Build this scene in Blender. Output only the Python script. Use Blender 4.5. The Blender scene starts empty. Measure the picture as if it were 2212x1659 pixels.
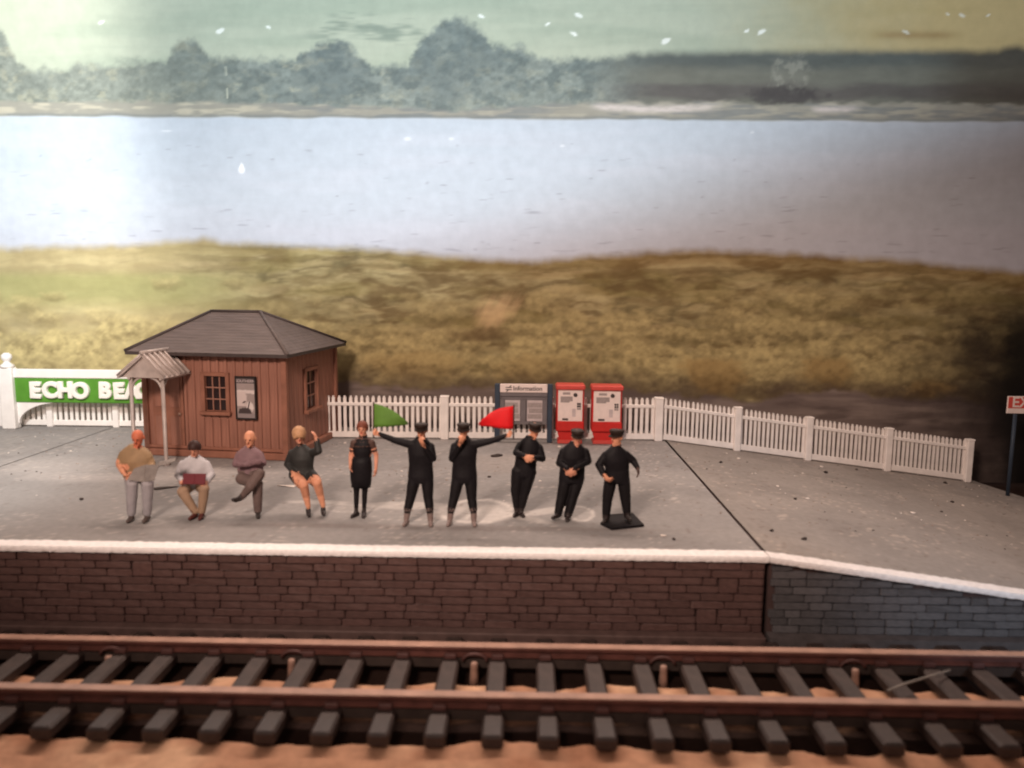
import bpy, bmesh, math, random
import numpy as np
from mathutils import Vector, Matrix, kdtree
from mathutils.bvhtree import BVHTree

R = random.Random(7)
sc = bpy.context.scene
COL = sc.collection
rad = math.radians

# ---------------------------------------------------------------- camera
W, H, F = 2212.0, 1659.0, 1660.0
CX, CY = W / 2, H / 2
CAM = Vector((0, 0, 4.0))
M = (Matrix.Rotation(rad(1.0), 3, 'Z') @ Matrix.Rotation(rad(90 - 7.46), 3, 'X')
     @ Matrix.Rotation(0.009, 3, 'Z'))
cd = bpy.data.cameras.new('camera')
cam = bpy.data.objects.new('camera', cd)
COL.objects.link(cam)
cam.matrix_world = Matrix.Translation(CAM) @ M.to_4x4()
cd.sensor_width = 36.0
cd.lens = 36.0 * F / W
cd.clip_start, cd.clip_end = 0.1, 200
cd.dof.use_dof = True
cd.dof.focus_distance = 17.5
cd.dof.aperture_fstop = 0.28
cd.dof.aperture_blades = 0
sc.camera = cam


def ray(px, py):
    return M @ Vector(((px - CX) / F, -(py - CY) / F, -1.0))


def gz(px, py, z=0.0):
    d = ray(px, py)
    return CAM + d * ((z - CAM.z) / d.z)


def gy(px, py, y):
    d = ray(px, py)
    return CAM + d * (y / d.y)


MT = np.array(M.transposed())


def project(P):
    q = (P - np.array(CAM)) @ MT.T
    return CX + F * q[:, 0] / -q[:, 2], CY - F * q[:, 1] / -q[:, 2]


# ---------------------------------------------------------------- world, exposure, lamps
world = bpy.data.worlds.new('World')
sc.world = world
world.use_nodes = True
bg = world.node_tree.nodes['Background']
bg.inputs[0].default_value = (1.0, 0.72, 0.62, 1)
bg.inputs[1].default_value = 0.19
sc.view_settings.view_transform = 'Standard'
sc.view_settings.look = 'None'
sc.view_settings.exposure = 0.0
sc.view_settings.gamma = 1.0
sc.cycles.filter_width = 2.0
sc.cycles.max_bounces = 6
sc.cycles.use_denoising = True


def look(loc, tgt):
    return (Vector(tgt) - Vector(loc)).to_track_quat('-Z', 'Y').to_euler()


def spot(name, loc, tgt, power, color, angle, blend, radius, scale=(1, 1, 1)):
    l = bpy.data.lights.new(name, 'SPOT')
    l.energy, l.color, l.spot_size, l.spot_blend, l.shadow_soft_size = power, color, rad(angle), blend, radius
    o = bpy.data.objects.new(name, l)
    COL.objects.link(o)
    o.location = loc
    o.rotation_euler = look(loc, tgt)
    o.scale = scale
    return o


def barn(o, x0, x1, y0, y1, sx0, sx1, sy0, sy1):
    """barn doors: the beam is cut to a rectangle of tangents in the lamp's own axes, each edge with its own softness"""
    l = o.data
    l.use_nodes = True
    nt = l.node_tree
    em = nt.nodes['Emission']
    tc = nt.nodes.new('ShaderNodeTexCoord')
    sp = nt.nodes.new('ShaderNodeSeparateXYZ')
    nt.links.new(tc.outputs['Normal'], sp.inputs[0])
    az = nt.nodes.new('ShaderNodeMath'); az.operation = 'ABSOLUTE'
    nt.links.new(sp.outputs[2], az.inputs[0])
    prod = None
    for ax, lo, hi, sl, sh in ((0, x0, x1, sx0, sx1), (1, y0, y1, sy0, sy1)):
        dv = nt.nodes.new('ShaderNodeMath'); dv.operation = 'DIVIDE'
        nt.links.new(sp.outputs[ax], dv.inputs[0]); nt.links.new(az.outputs[0], dv.inputs[1])
        for a, b in ((lo - sl, lo + sl), (hi + sh, hi - sh)):
            mr = nt.nodes.new('ShaderNodeMapRange'); mr.interpolation_type = 'SMOOTHSTEP'
            if a > b:
                mr.inputs[1].default_value, mr.inputs[2].default_value = b, a
                mr.inputs[3].default_value, mr.inputs[4].default_value = 1, 0
            else:
                mr.inputs[1].default_value, mr.inputs[2].default_value = a, b
            nt.links.new(dv.outputs[0], mr.inputs[0])
            if prod is None:
                prod = mr.outputs[0]
            else:
                m = nt.nodes.new('ShaderNodeMath'); m.operation = 'MULTIPLY'
                nt.links.new(prod, m.inputs[0]); nt.links.new(mr.outputs[0], m.inputs[1]); prod = m.outputs[0]
    nt.links.new(prod, em.inputs['Strength'])


def area(name, loc, tgt, power, color, sx, sy, spread=180):
    l = bpy.data.lights.new(name, 'AREA')
    l.energy, l.color, l.shape, l.size, l.size_y, l.spread = power, color, 'RECTANGLE', sx, sy, rad(spread)
    o = bpy.data.objects.new(name, l)
    COL.objects.link(o)
    o.location = loc
    o.rotation_euler = look(loc, tgt)
    return o


# a long strip of warm layout lighting above the backdrop, shining down and forward; a soft warm room lamp behind
# the camera; a cool lamp thrown on the upper backdrop; a bright neutral one with barn doors on the left end
area('layout_strip_lamp', (-1.0, 19.6, 12.2), (-1.0, 9.5, -1.0), 1150, (1.0, 0.765, 0.645), 22, 0.7, 110)
spot('room_lamp', (-5.0, -2.0, 11.0), (-1.0, 19.5, 1.2), 15000, (1.0, 0.77, 0.645), 54, 0.9, 1.5, (1.7, 1, 1))
cool = spot('cool_lamp', (-4.0, 3.0, 13.0), gy(900, 200, 21), 14200, (0.69, 0.885, 1.0), 92, 0.8, 0.3, (2.2, 1, 1))
cool.rotation_euler = (cool.rotation_euler.to_matrix() @ Matrix.Rotation(rad(16.5), 3, 'Z')).to_euler()
barn(cool, -9, 9, -0.220, 9, 0.1, 0.1, 0.085, 0.1)
spot('ramp_cool_fill', (9.5, 2.0, 3.2), (6.6, 12.5, -0.5), 1700, (0.62, 0.82, 1.0), 30, 1.0, 0.3)  # added cool fill that tints the ramp wall, no source known
lamp = spot('bright_lamp', (-8.0, 4.0, 14.0), (-13.5, 20.5, 3), 15500, (1.0, 0.985, 0.95), 100, 0.1, 1.2)
barn(lamp, -1.0, 0.165, -0.50, 0.9, 0.1, 0.065, 0.10, 0.1)


# ---------------------------------------------------------------- materials
def S(r, g, b):
    f = lambda c: (c / 255 / 12.92) if c / 255 <= 0.04045 else ((c / 255 + 0.055) / 1.055) ** 2.4
    return (f(r), f(g), f(b))


def mat(name, col, rough=0.6, var=0.12, scale=6.0, bump=0.0, bscale=60.0, spec=0.3, attr=None, alpha_noise=None, metal=0.0, stretch=None):
    m = bpy.data.materials.new(name)
    m.use_nodes = True
    nt = m.node_tree
    b = nt.nodes['Principled BSDF']
    b.inputs['Roughness'].default_value = rough
    b.inputs['Specular IOR Level'].default_value = spec
    b.inputs['Metallic'].default_value = metal
    tc = nt.nodes.new('ShaderNodeTexCoord')
    src = tc.outputs['Object']
    if stretch:
        mp = nt.nodes.new('ShaderNodeMapping')
        mp.inputs['Scale'].default_value = stretch
        nt.links.new(src, mp.inputs[0])
        src = mp.outputs[0]
    n = nt.nodes.new('ShaderNodeTexNoise')
    n.inputs['Scale'].default_value = scale
    n.inputs['Detail'].default_value = 6
    nt.links.new(src, n.inputs['Vector'])
    mr = nt.nodes.new('ShaderNodeMapRange')
    mr.inputs[1].default_value, mr.inputs[2].default_value = 0.3, 0.7
    mr.inputs[3].default_value, mr.inputs[4].default_value = 1 - var, 1 + var
    nt.links.new(n.outputs[0], mr.inputs[0])
    mx = nt.nodes.new('ShaderNodeMix')
    mx.data_type = 'RGBA'
    mx.blend_type = 'MULTIPLY'
    mx.inputs[0].default_value = 1.0
    if attr:
        at = nt.nodes.new('ShaderNodeAttribute')
        at.attribute_name = attr
        nt.links.new(at.outputs['Color'], mx.inputs[6])
    else:
        mx.inputs[6].default_value = (*col, 1)
    nt.links.new(mr.outputs[0], mx.inputs[7])
    nt.links.new(mx.outputs[2], b.inputs['Base Color'])
    if bump:
        n2 = nt.nodes.new('ShaderNodeTexNoise')
        n2.inputs['Scale'].default_value = bscale
        n2.inputs['Detail'].default_value = 4
        nt.links.new(src, n2.inputs['Vector'])
        bp = nt.nodes.new('ShaderNodeBump')
        bp.inputs['Strength'].default_value = bump
        bp.inputs['Distance'].default_value = 0.02
        nt.links.new(n2.outputs[0], bp.inputs['Height'])
        nt.links.new(bp.outputs[0], b.inputs['Normal'])
    return m


MAT = dict(
    print_=mat('backdrop_print', None, 0.75, 0.05, 3.0, attr='paint', spec=0.15),
    platform=mat('platform_top', None, 0.9, 0.08, 9.0, 0.25, 45, 0.15, attr='paint'),
    white_edge=mat('white_edging_paint', (0.82, 0.785, 0.775), 0.8, 0.10, 14, 0.5, 50, 0.2),
    joint=mat('joint_dark', (0.05, 0.035, 0.03), 0.9, 0.2),
    mortar=mat('wall_mortar', (0.062, 0.037, 0.034), 0.9, 0.2, 8),
    stone=mat('wall_stone', (0.058, 0.027, 0.023), 0.6, 0.25, 5, 0.3, 40, 0.35),
    stone_grey=mat('ramp_stone', (0.060, 0.050, 0.050), 0.6, 0.25, 5, 0.3, 40, 0.35),
    ramp_plinth=mat('ramp_plinth', (0.095, 0.082, 0.082), 0.6, 0.2, 6, 0.2, 40),
    plinth=mat('wall_plinth', (0.10, 0.062, 0.055), 0.6, 0.2, 6, 0.2, 40),
    ground=mat('cork_ground', (0.42, 0.19, 0.095), 0.9, 0.40, 1.4, 0.8, 9, 0.15),
    dark_ground=mat('dark_base', (0.035, 0.012, 0.012), 0.9, 0.2),
    sleeper=mat('sleeper_plastic', (0.046, 0.031, 0.027), 0.55, 0.25, 8, 0.2, 40, 0.4),
    chair=mat('chair_plastic', (0.10, 0.045, 0.04), 0.55, 0.2, 10),
    rail=mat('rail_side_rust', (0.12, 0.046, 0.037), 0.5, 0.25, 5, 0.2, 30, 0.4),
    railtop=mat('rail_head_copper', (0.40, 0.24, 0.18), 0.45, 0.2, 4, 0.0, 30, 0.4, metal=0.15),
    pin=mat('pin_metal', (0.36, 0.22, 0.17), 0.55, 0.2, 12),
    white=mat('white_plastic', (0.80, 0.77, 0.74), 0.5, 0.05, 4, spec=0.35),
    cream=mat('cream_plastic', (0.82, 0.765, 0.73), 0.55, 0.08, 4, spec=0.3),
    sign_green=mat('sign_green', (0.085, 0.255, 0.028), 0.5, 0.10, 4),
    letter=mat('letter_white', (0.82, 0.80, 0.74), 0.6, 0.04, 8),
    hut=mat('hut_brown', (0.285, 0.130, 0.092), 0.6, 0.22, 2.2, 0.25, 30, 0.3, stretch=(4, 4, 0.5)),
    hut_dark=mat('hut_brown_trim', (0.26, 0.112, 0.074), 0.6, 0.2, 3, 0.2, 30, 0.3),
    roof=mat('roof_slate', (0.115, 0.092, 0.086), 0.65, 0.2, 3, 0.35, 28, 0.3, stretch=(0.6, 3, 3)),
    roof_edge=mat('roof_edge', (0.055, 0.042, 0.04), 0.6, 0.15),
    pane=mat('pane_dark', (0.018, 0.008, 0.008), 0.2, 0.1, spec=0.5),
    bar=mat('glazing_bar', (0.30, 0.15, 0.11), 0.55, 0.1),
    porch=mat('porch_iron', (0.40, 0.335, 0.305), 0.36, 0.15, 6, spec=0.6),
    black=mat('black_frame', (0.02, 0.014, 0.013), 0.5, 0.1),
    poster=mat('poster_print', None, 0.5, 0.04, 10, attr='paint', spec=0.4),
    grey_frame=mat('board_grey', (0.16, 0.14, 0.145), 0.5, 0.1, 5),
    navy=mat('board_navy', (0.035, 0.05, 0.075), 0.5, 0.1, 5),
    paper=mat('board_paper', (0.52, 0.44, 0.44), 0.6, 0.16, 3),
    ink=mat('ink', (0.06, 0.05, 0.05), 0.6, 0.1),
    greyink=mat('grey_ink', (0.33, 0.28, 0.27), 0.6, 0.15, 20),
    red=mat('machine_red', (0.52, 0.022, 0.018), 0.45, 0.08, 4),
    redtop=mat('machine_hood', (0.58, 0.075, 0.06), 0.45, 0.08, 4),
    panel=mat('machine_panel', (0.78, 0.66, 0.62), 0.5, 0.05, 8),
    grit_dark=mat('crumb_dark', (0.035, 0.025, 0.022), 0.8, 0.2),
    grit_pale=mat('flake_pale', (0.70, 0.62, 0.56), 0.7, 0.1),
    grit_tan=mat('grit_tan', (0.26, 0.19, 0.15), 0.8, 0.3, 20),
    wire=mat('wire_grey', (0.30, 0.27, 0.24), 0.5, 0.1),
    flag_green=mat('flag_green', (0.085, 0.19, 0.028), 0.7, 0.12, 6),
    flag_red=mat('flag_red', (0.62, 0.008, 0.012), 0.6, 0.08, 6),
    news=mat('newsprint', (0.21, 0.185, 0.17), 0.8, 0.2, 10),
    maroon=mat('book_maroon', (0.11, 0.008, 0.014), 0.5, 0.1),
    # painted figures
    skin=mat('flesh_paint', (0.58, 0.26, 0.155), 0.55, 0.10, 12),
    skin_red=mat('ruddy_flesh_paint', (0.52, 0.145, 0.075), 0.55, 0.10, 12),
    skin_pale=mat('pale_flesh_paint', (0.56, 0.25, 0.16), 0.55, 0.10, 12),
    uniform=mat('uniform_black', (0.0075, 0.0062, 0.0078), 0.6, 0.2, 14, 0.15, 40, 0.16),
    trouser=mat('trouser_black', (0.0075, 0.0060, 0.0070), 0.6, 0.2, 14, spec=0.16),
    capm=mat('cap_black', (0.022, 0.013, 0.010), 0.6, 0.2, 14, spec=0.2),
    gaiter=mat('bare_plastic', (0.19, 0.135, 0.12), 0.4, 0.2, 8, spec=0.5),
    shoe=mat('shoe_black', (0.02, 0.013, 0.012), 0.45, 0.2, 10, spec=0.4),
    shoe_brown=mat('shoe_brown', (0.085, 0.022, 0.018), 0.5, 0.2, 10),
    shoe_grey=mat('shoe_greybrown', (0.085, 0.062, 0.055), 0.5, 0.2, 10),
    khaki=mat('khaki_shirt', (0.27, 0.175, 0.095), 0.7, 0.12, 8),
    jeans=mat('pale_jeans', (0.30, 0.28, 0.295), 0.7, 0.12, 8),
    bluegrey=mat('pale_blue_shirt', (0.40, 0.385, 0.40), 0.7, 0.10, 8),
    tan=mat('tan_trousers', (0.29, 0.19, 0.125), 0.7, 0.12, 8),
    purple=mat('mauve_shirt', (0.175, 0.105, 0.115), 0.7, 0.12, 8),
    greybrown=mat('greybrown_trousers', (0.115, 0.078, 0.07), 0.7, 0.15, 8),
    dgreen=mat('dark_green_dress', (0.022, 0.022, 0.021), 0.6, 0.2, 8),
    brownsleeve=mat('brown_sleeve', (0.075, 0.040, 0.032), 0.6, 0.2, 8),
    hair_dark=mat('hair_dark', (0.035, 0.014, 0.011), 0.6, 0.25, 14),
    hair_red=mat('hair_redbrown', (0.15, 0.040, 0.022), 0.6, 0.25, 14),
    hair_blond=mat('hair_blond', (0.42, 0.235, 0.125), 0.6, 0.2, 14),
    hair_grey=mat('hair_grey', (0.40, 0.30, 0.25), 0.6, 0.2, 14),
    eye=mat('eye_dark', (0.05, 0.02, 0.015), 0.5, 0.1),
    mouth=mat('mouth_red', (0.36, 0.09, 0.06), 0.5, 0.1),
)


# ---------------------------------------------------------------- helpers
def link(o, parent=None):
    COL.objects.link(o)
    if parent is not None:
        o.parent = parent
    return o


def thing(name, label, cat, loc=(0, 0, 0), rotz=0.0, group=None):
    o = bpy.data.objects.new(name, None)
    o.empty_display_size = 0.2
    link(o)
    o.location = loc
    o.rotation_euler = (0, 0, rotz)
    o['label'], o['category'] = label, cat
    if group:
        o['group'] = group
    return o


def tag(o, label, cat, group=None):
    o['label'], o['category'] = label, cat
    if group:
        o['group'] = group
    return o


def mesh(name, verts, faces, m, smooth=False):
    me = bpy.data.meshes.new(name)
    me.from_pydata([tuple(v) for v in verts], [], faces)
    for x in (m if isinstance(m, (list, tuple)) else [m]):
        me.materials.append(x)
    if smooth:
        me.polygons.foreach_set('use_smooth', [True] * len(me.polygons))
    me.update()
    return me


def obj(name, me, parent=None, loc=(0, 0, 0), rot=(0, 0, 0), scale=(1, 1, 1), kind=None):
    o = bpy.data.objects.new(name, me)
    link(o, parent)
    o.location, o.rotation_euler, o.scale = loc, rot, scale
    if kind:
        o['kind'] = kind
    return o


_boxes = {}


def boxmesh(dims, m, ch=0.0):
    key = (round(dims[0], 3), round(dims[1], 3), round(dims[2], 3), m.name, round(ch, 3))
    if key not in _boxes:
        bm = bmesh.new()
        bmesh.ops.create_cube(bm, size=1.0)
        bmesh.ops.scale(bm, vec=dims, verts=bm.verts)
        if ch:
            bmesh.ops.bevel(bm, geom=bm.edges[:], offset=ch, segments=1, affect='EDGES')
        me = bpy.data.meshes.new('box')
        bm.to_mesh(me)
        bm.free()
        me.materials.append(m)
        _boxes[key] = me
    return _boxes[key]


def box(name, parent, c, dims, m, ch=0.0, rot=(0, 0, 0), kind=None):
    return obj(name, boxmesh(dims, m, ch), parent, c, rot, kind=kind)


def tube_data(path, radii, n=8):
    """closed tube along path"""
    V, Fc = [], []
    P = [Vector(p) for p in path]
    up = Vector((0, 0, 1))
    for i, p in enumerate(P):
        d = (P[min(i + 1, len(P) - 1)] - P[max(i - 1, 0)]).normalized()
        a = d.cross(up)
        if a.length < 1e-3:
            a = d.cross(Vector((1, 0, 0)))
        a.normalize()
        b = d.cross(a)
        r = radii[i] if isinstance(radii, (list, tuple)) else radii
        for k in range(n):
            t = 2 * math.pi * k / n
            V.append(p + a * (r * math.cos(t)) + b * (r * math.sin(t)))
    for i in range(len(P) - 1):
        for k in range(n):
            k2 = (k + 1) % n
            Fc.append((i * n + k, i * n + k2, (i + 1) * n + k2, (i + 1) * n + k))
    Fc.append(tuple(range(n - 1, -1, -1)))
    Fc.append(tuple((len(P) - 1) * n + k for k in range(n)))
    return V, Fc


def tube(name, parent, path, r, m, n=8):
    V, Fc = tube_data(path, r, n)
    return obj(name, mesh(name, V, Fc, m, True), parent)


def prism(name, parent, poly, vec, m, loc=(0, 0, 0), smooth=False):
    """polygon (3-D points) extruded by vec"""
    n = len(poly)
    v = Vector(vec)
    V = [Vector(p) for p in poly] + [Vector(p) + v for p in poly]
    Fc = [tuple(range(n - 1, -1, -1)), tuple(range(n, 2 * n))]
    for i in range(n):
        j = (i + 1) % n
        Fc.append((i, j, n + j, n + i))
    me = mesh(name, V, Fc, m, smooth)
    bm = bmesh.new(); bm.from_mesh(me)
    bmesh.ops.recalc_face_normals(bm, faces=bm.faces)
    bm.to_mesh(me); bm.free()
    return obj(name, me, parent, loc)


def lathe_data(prof, n=14, c=(0, 0, 0)):
    V, Fc = [], []
    for r, z in prof:
        for k in range(n):
            t = 2 * math.pi * k / n
            V.append(Vector((c[0] + r * math.cos(t), c[1] + r * math.sin(t), c[2] + z)))
    for i in range(len(prof) - 1):
        for k in range(n):
            k2 = (k + 1) % n
            Fc.append((i * n + k, i * n + k2, (i + 1) * n + k2, (i + 1) * n + k))
    Fc.append(tuple(range(n - 1, -1, -1)))
    Fc.append(tuple((len(prof) - 1) * n + k for k in range(n)))
    return V, Fc


def text(name, parent, s, loc, size, m, extrude=0.004, bold=0.0, rot=(math.pi / 2, 0, 0), bevel=0.0, align='CENTER'):
    c = bpy.data.curves.new(name, 'FONT')
    c.body, c.size, c.extrude, c.offset, c.bevel_depth = s, size, extrude, bold, bevel
    c.align_x, c.align_y = align, 'CENTER'
    c.materials.append(m)
    t = bpy.data.objects.new('tmp', c)
    COL.objects.link(t)
    me = bpy.data.meshes.new_from_object(t.evaluated_get(bpy.context.evaluated_depsgraph_get()))
    COL.objects.unlink(t)
    bpy.data.objects.remove(t)
    return obj(name, me, parent, loc, rot)


# value noise on numpy arrays
def vnoise(x, y, seed=0):
    xi, yi = np.floor(x).astype(np.int64), np.floor(y).astype(np.int64)
    fx, fy = x - xi, y - yi
    fx, fy = fx * fx * (3 - 2 * fx), fy * fy * (3 - 2 * fy)

    def h(a, b):
        n = (a * 374761393 + b * 668265263 + seed * 1442695041) & 0xffffffff
        n = ((n ^ (n >> 13)) * 1274126177) & 0xffffffff
        return ((n ^ (n >> 16)) & 0xffff) / 65535.0
    return (h(xi, yi) * (1 - fx) + h(xi + 1, yi) * fx) * (1 - fy) + (h(xi, yi + 1) * (1 - fx) + h(xi + 1, yi + 1) * fx) * fy


def fbm(x, y, oct=4, seed=0):
    s, a, t = 0, 1.0, 0
    for i in range(oct):
        s = s + a * vnoise(x * 2 ** i, y * 2 ** i, seed + i * 17)
        t += a
        a *= 0.55
    return s / t


def sstep(a, b, x):
    t = np.clip((x - a) / (b - a), 0, 1)
    return t * t * (3 - 2 * t)


def grid_obj(name, P, nx, ny, colors, m, parent=None, extra=None):
    """P: (ny*nx,3) grid of points, colors the same (linear)"""
    me = bpy.data.meshes.new(name)
    i = np.arange((ny - 1) * (nx - 1))
    r, c = i // (nx - 1), i % (nx - 1)
    a = r * nx + c
    q = np.stack([a, a + 1, a + nx + 1, a + nx], 1).astype(np.int32)
    me.vertices.add(len(P)); me.vertices.foreach_set('co', P.astype(np.float32).ravel())
    me.loops.add(q.size); me.loops.foreach_set('vertex_index', q.ravel())
    me.polygons.add(len(q))
    me.polygons.foreach_set('loop_start', np.arange(0, q.size, 4, dtype=np.int32))
    me.update(calc_edges=True)
    at = me.color_attributes.new('paint', 'FLOAT_COLOR', 'POINT')
    at.data.foreach_set('color', np.concatenate([colors, np.ones((len(P), 1))], 1).astype(np.float32).ravel())
    me.materials.append(m)
    return obj(name, me, parent)


def mixc(c, col, k):
    return c * (1 - k[..., None]) + np.array(col) * k[..., None]


# ---------------------------------------------------------------- the setting
EDGE = gz(1106, 1197, 0).y            # front edge of the platform top
JX = 3.65                             # joint between platform and ramp
SLOPE = 0.1375
BASE = -1.38                          # baseboard
BACK = 20.95                          # back edge of the platform
BD = 21.3                             # backdrop distance


def rz(X):
    return -max(0.0, X - JX) * SLOPE


def ramp_hit(px, py):
    d = ray(px, py)
    # z = -(x-JX)*SLOPE
    t = (-(CAM.x - JX) * SLOPE - CAM.z) / (d.z + d.x * SLOPE)
    p = CAM + d * t
    return p if p.x > JX else gz(px, py, 0)


# ground sheet: gently lumpy plaster and cork, sunk a little under the sleepers, with the track's shade painted dark
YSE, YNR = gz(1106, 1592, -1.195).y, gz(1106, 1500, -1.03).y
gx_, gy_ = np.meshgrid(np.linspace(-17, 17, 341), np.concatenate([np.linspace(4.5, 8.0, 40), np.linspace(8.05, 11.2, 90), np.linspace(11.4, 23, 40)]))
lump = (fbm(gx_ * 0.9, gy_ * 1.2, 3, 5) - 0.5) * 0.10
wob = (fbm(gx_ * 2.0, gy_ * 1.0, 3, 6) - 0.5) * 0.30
shade_bed = sstep(YSE + 0.13, YSE + 0.25, gy_ + wob) * (1 - sstep(YNR + 0.10, YNR + 0.22, gy_ + wob)) + sstep(YNR + 0.86, YNR + 1.00, gy_ + wob * 1.4)
shade_bed = np.clip(shade_bed, 0, 1)
GP = np.stack([gx_, gy_, BASE + np.minimum(lump, 0.035) - 0.02 - 0.10 * shade_bed], -1).reshape(-1, 3)
n1 = fbm(gx_ * 0.7 + 3, gy_ * 0.9, 4, 9)
gc = np.ones(gx_.shape + (3,)) * np.array((0.52, 0.285, 0.18))
gc = mixc(gc, (0.68, 0.42, 0.27), sstep(0.45, 0.7, n1))
gc = mixc(gc, (0.36, 0.165, 0.095), sstep(0.5, 0.72, fbm(gx_ * 1.3, gy_ * 1.5 + 7, 4, 3)) * 0.7)
gc = mixc(gc, (0.012, 0.006, 0.006), shade_bed * 0.97)  # rail and sleeper shade painted dark
MAT['ground_c'] = mat('cork_ground_paint', None, 0.9, 0.15, 6, 0.6, 14, 0.12, attr='paint')
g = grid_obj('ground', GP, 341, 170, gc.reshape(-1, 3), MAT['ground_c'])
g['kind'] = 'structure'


# ---- backdrop print
def backdrop_colors(x, y):
    n = fbm(x / 60, y / 60, 5, 1)
    # meadow, yellower towards the right, with warm light put into the print colour
    c = np.ones(x.shape + (3,)) * np.array(S(193, 197, 176))
    c = mixc(c, S(174, 182, 162), sstep(0.40, 0.75, fbm(x / 300, y / 45, 4, 2)) * 0.7)
    c = mixc(c, S(206, 172, 104), sstep(1450, 2050, x + 160 * (n - 0.5)) * 0.68)
    dk = sstep(0.52, 0.75, fbm(x / 80, y / 16, 3, 21)) * sstep(600, 740, x) * (1 - sstep(880, 980, x)) * sstep(2, 14, y) * (1 - sstep(80, 110, y))
    c = mixc(c, S(128, 140, 128), dk * 0.7)
    c = mixc(c, S(150, 116, 72), np.exp(-((y - 76) / 9) ** 2) * sstep(1860, 1930, x) * (1 - sstep(2020, 2100, x)) * 0.5)
    for sx, sy, sr in ((219, 48, 7), (475, 67, 10), (580, 59, 6), (1040, 35, 7), (1183, 52, 6), (1250, 33, 9), (1240, 73, 9), (1437, 89, 11),
                       (1613, 67, 6), (1645, 69, 9), (1958, 70, 8), (2048, 31, 5), (2078, 33, 7), (2135, 33, 5)):
        ca = 0.35 * (1 if sx % 2 else -1)
        d = np.hypot((x - sx) / sr, (y - sy + (x - sx) * ca) / (sr * 0.55))
        d = d + (fbm(x / 6, y / 6, 2, 8) - 0.5) * 0.6
        c = mixc(c, S(250, 250, 240), (1 - sstep(0.6, 1.25, d)) * (0.95 if sx < 1900 else 0.6))
    # hedge with trees, outlines soft as in a slightly blurred print
    top = np.interp(x, [-200, 0, 40, 90, 230, 340, 480, 620, 800, 900, 1130, 1300, 1400, 2000, 2400], [80, 120, 142, 150, 138, 134, 128, 132, 150, 138, 124, 128, 114, 110, 114])
    for cx_, ty, hw, hh in ((-5, 74, 44, 70), (405, 92, 50, 45), (715, 88, 86, 58), (985, 42, 102, 92), (1085, 96, 90, 40), (2190, 100, 60, 40)):
        u = (x - cx_) / hw
        b = np.where(np.abs(u) < 1, ty + hh * np.abs(u) ** 2.0, 1e3)
        top = np.minimum(top, b)
    top = top + (fbm(x / 24, y / 24, 4, 3) - 0.5) * 34 * (1 - 0.8 * sstep(1250, 1450, x))
    hk = sstep(-13, 12, y - top + (fbm(x / 7, y / 7, 2, 5) - 0.5) * 10 * (1 - sstep(1250, 1450, x)))
    cl = fbm(x / 24, y / 17, 4, 4)
    big = fbm(x / 80, y / 55, 3, 6)
    fine = fbm(x / 9, y / 8, 3, 7)
    hc = np.ones(x.shape + (3,)) * np.array(S(140, 147, 140))
    hc = mixc(hc, S(110, 119, 116), sstep(0.40, 0.70, cl) * 0.85)
    hc = mixc(hc, S(168, 168, 150), sstep(0.50, 0.78, fbm(x / 22 + 40, y / 13, 4, 12)) * (0.85 - 0.5 * sstep(600, 1000, x)))
    hc = mixc(hc, S(116, 125, 122), sstep(0.42, 0.66, big) * 0.55)
    hc = mixc(hc, S(160, 158, 138), (1 - sstep(300, 640, x)) * 0.28)
    hc = hc * (0.76 + 0.48 * fine)[..., None]
    for cx_, ty, hw, dp in ((715, 89, 92, 0.3), (980, 46, 115, 0.2), (405, 92, 58, 0.12)):
        k = 1 - sstep(0.55, 1.15, np.hypot((x - cx_) / hw, (y - ty - hw * 0.72) / (hw * 0.85)) + (cl - 0.5) * 0.7)
        hc = mixc(hc, S(102, 111, 112), k * dp * (0.4 + 0.9 * fine))
    # right-hand hedge in soft layers
    rk = sstep(1240, 1440, x)
    yy = y + (fbm(x / 90, y / 24, 3, 15) - 0.5) * 24
    lay = np.ones(x.shape + (3,)) * np.array(S(122, 122, 112))
    lay = mixc(lay, S(100, 104, 100), 1 - sstep(132, 160, yy))
    lay = mixc(lay, S(104, 100, 96), sstep(172, 192, yy) * (1 - sstep(206, 226, yy)))
    lay = mixc(lay, S(84, 74, 62), sstep(1960, 2120, x) * 0.6)
    lay = lay * (0.88 + 0.24 * fbm(x / 40, y / 12, 4, 19))[..., None]
    hc = hc * (1 - rk[..., None]) + lay * rk[..., None]
    d = np.hypot((x - 1705) / 52, (y - 160) / 50)
    k = (1 - sstep(0.5, 1.1, d + (fbm(x / 20, y / 16, 3, 23) - 0.5) * 0.9)) * (0.25 + 0.75 * sstep(0.42, 0.68, fbm(x / 10, y / 12, 3, 27)))
    hc = mixc(hc, S(158, 157, 145), k * 0.7)
    d = np.hypot((x - 1700) / 85, (y - 208) / 24) + (fbm(x / 14, y / 12, 3, 24) - 0.5)
    hc = mixc(hc, S(80, 76, 76), (1 - sstep(0.5, 1.2, d)) * 0.8)
    hc = mixc(hc, S(205, 205, 185), np.exp(-((x - 487 - (y - 140) * 0.06) / 1.8) ** 2) * ((y > 142) * (y < 163) + (y > 190) * (y < 214)) * 0.7)
    c = c * (1 - hk[..., None]) + hc * hk[..., None]
    # shore
    sh = np.interp(x, [-200, 0, 500, 800, 1000, 1300, 2400], [220, 222, 220, 232, 238, 220, 226]) + (fbm(x / 35, y / 15, 3, 31) - 0.5) * 18
    sk = sstep(-5, 6, y - sh)
    scol = np.ones(x.shape + (3,)) * np.array(S(160, 156, 144))
    scol = mixc(scol, S(196, 188, 168), sstep(0.48, 0.7, fbm(x / 50, y / 8, 3, 33)) * (0.8 - 0.5 * sstep(500, 900, x)))
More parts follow.
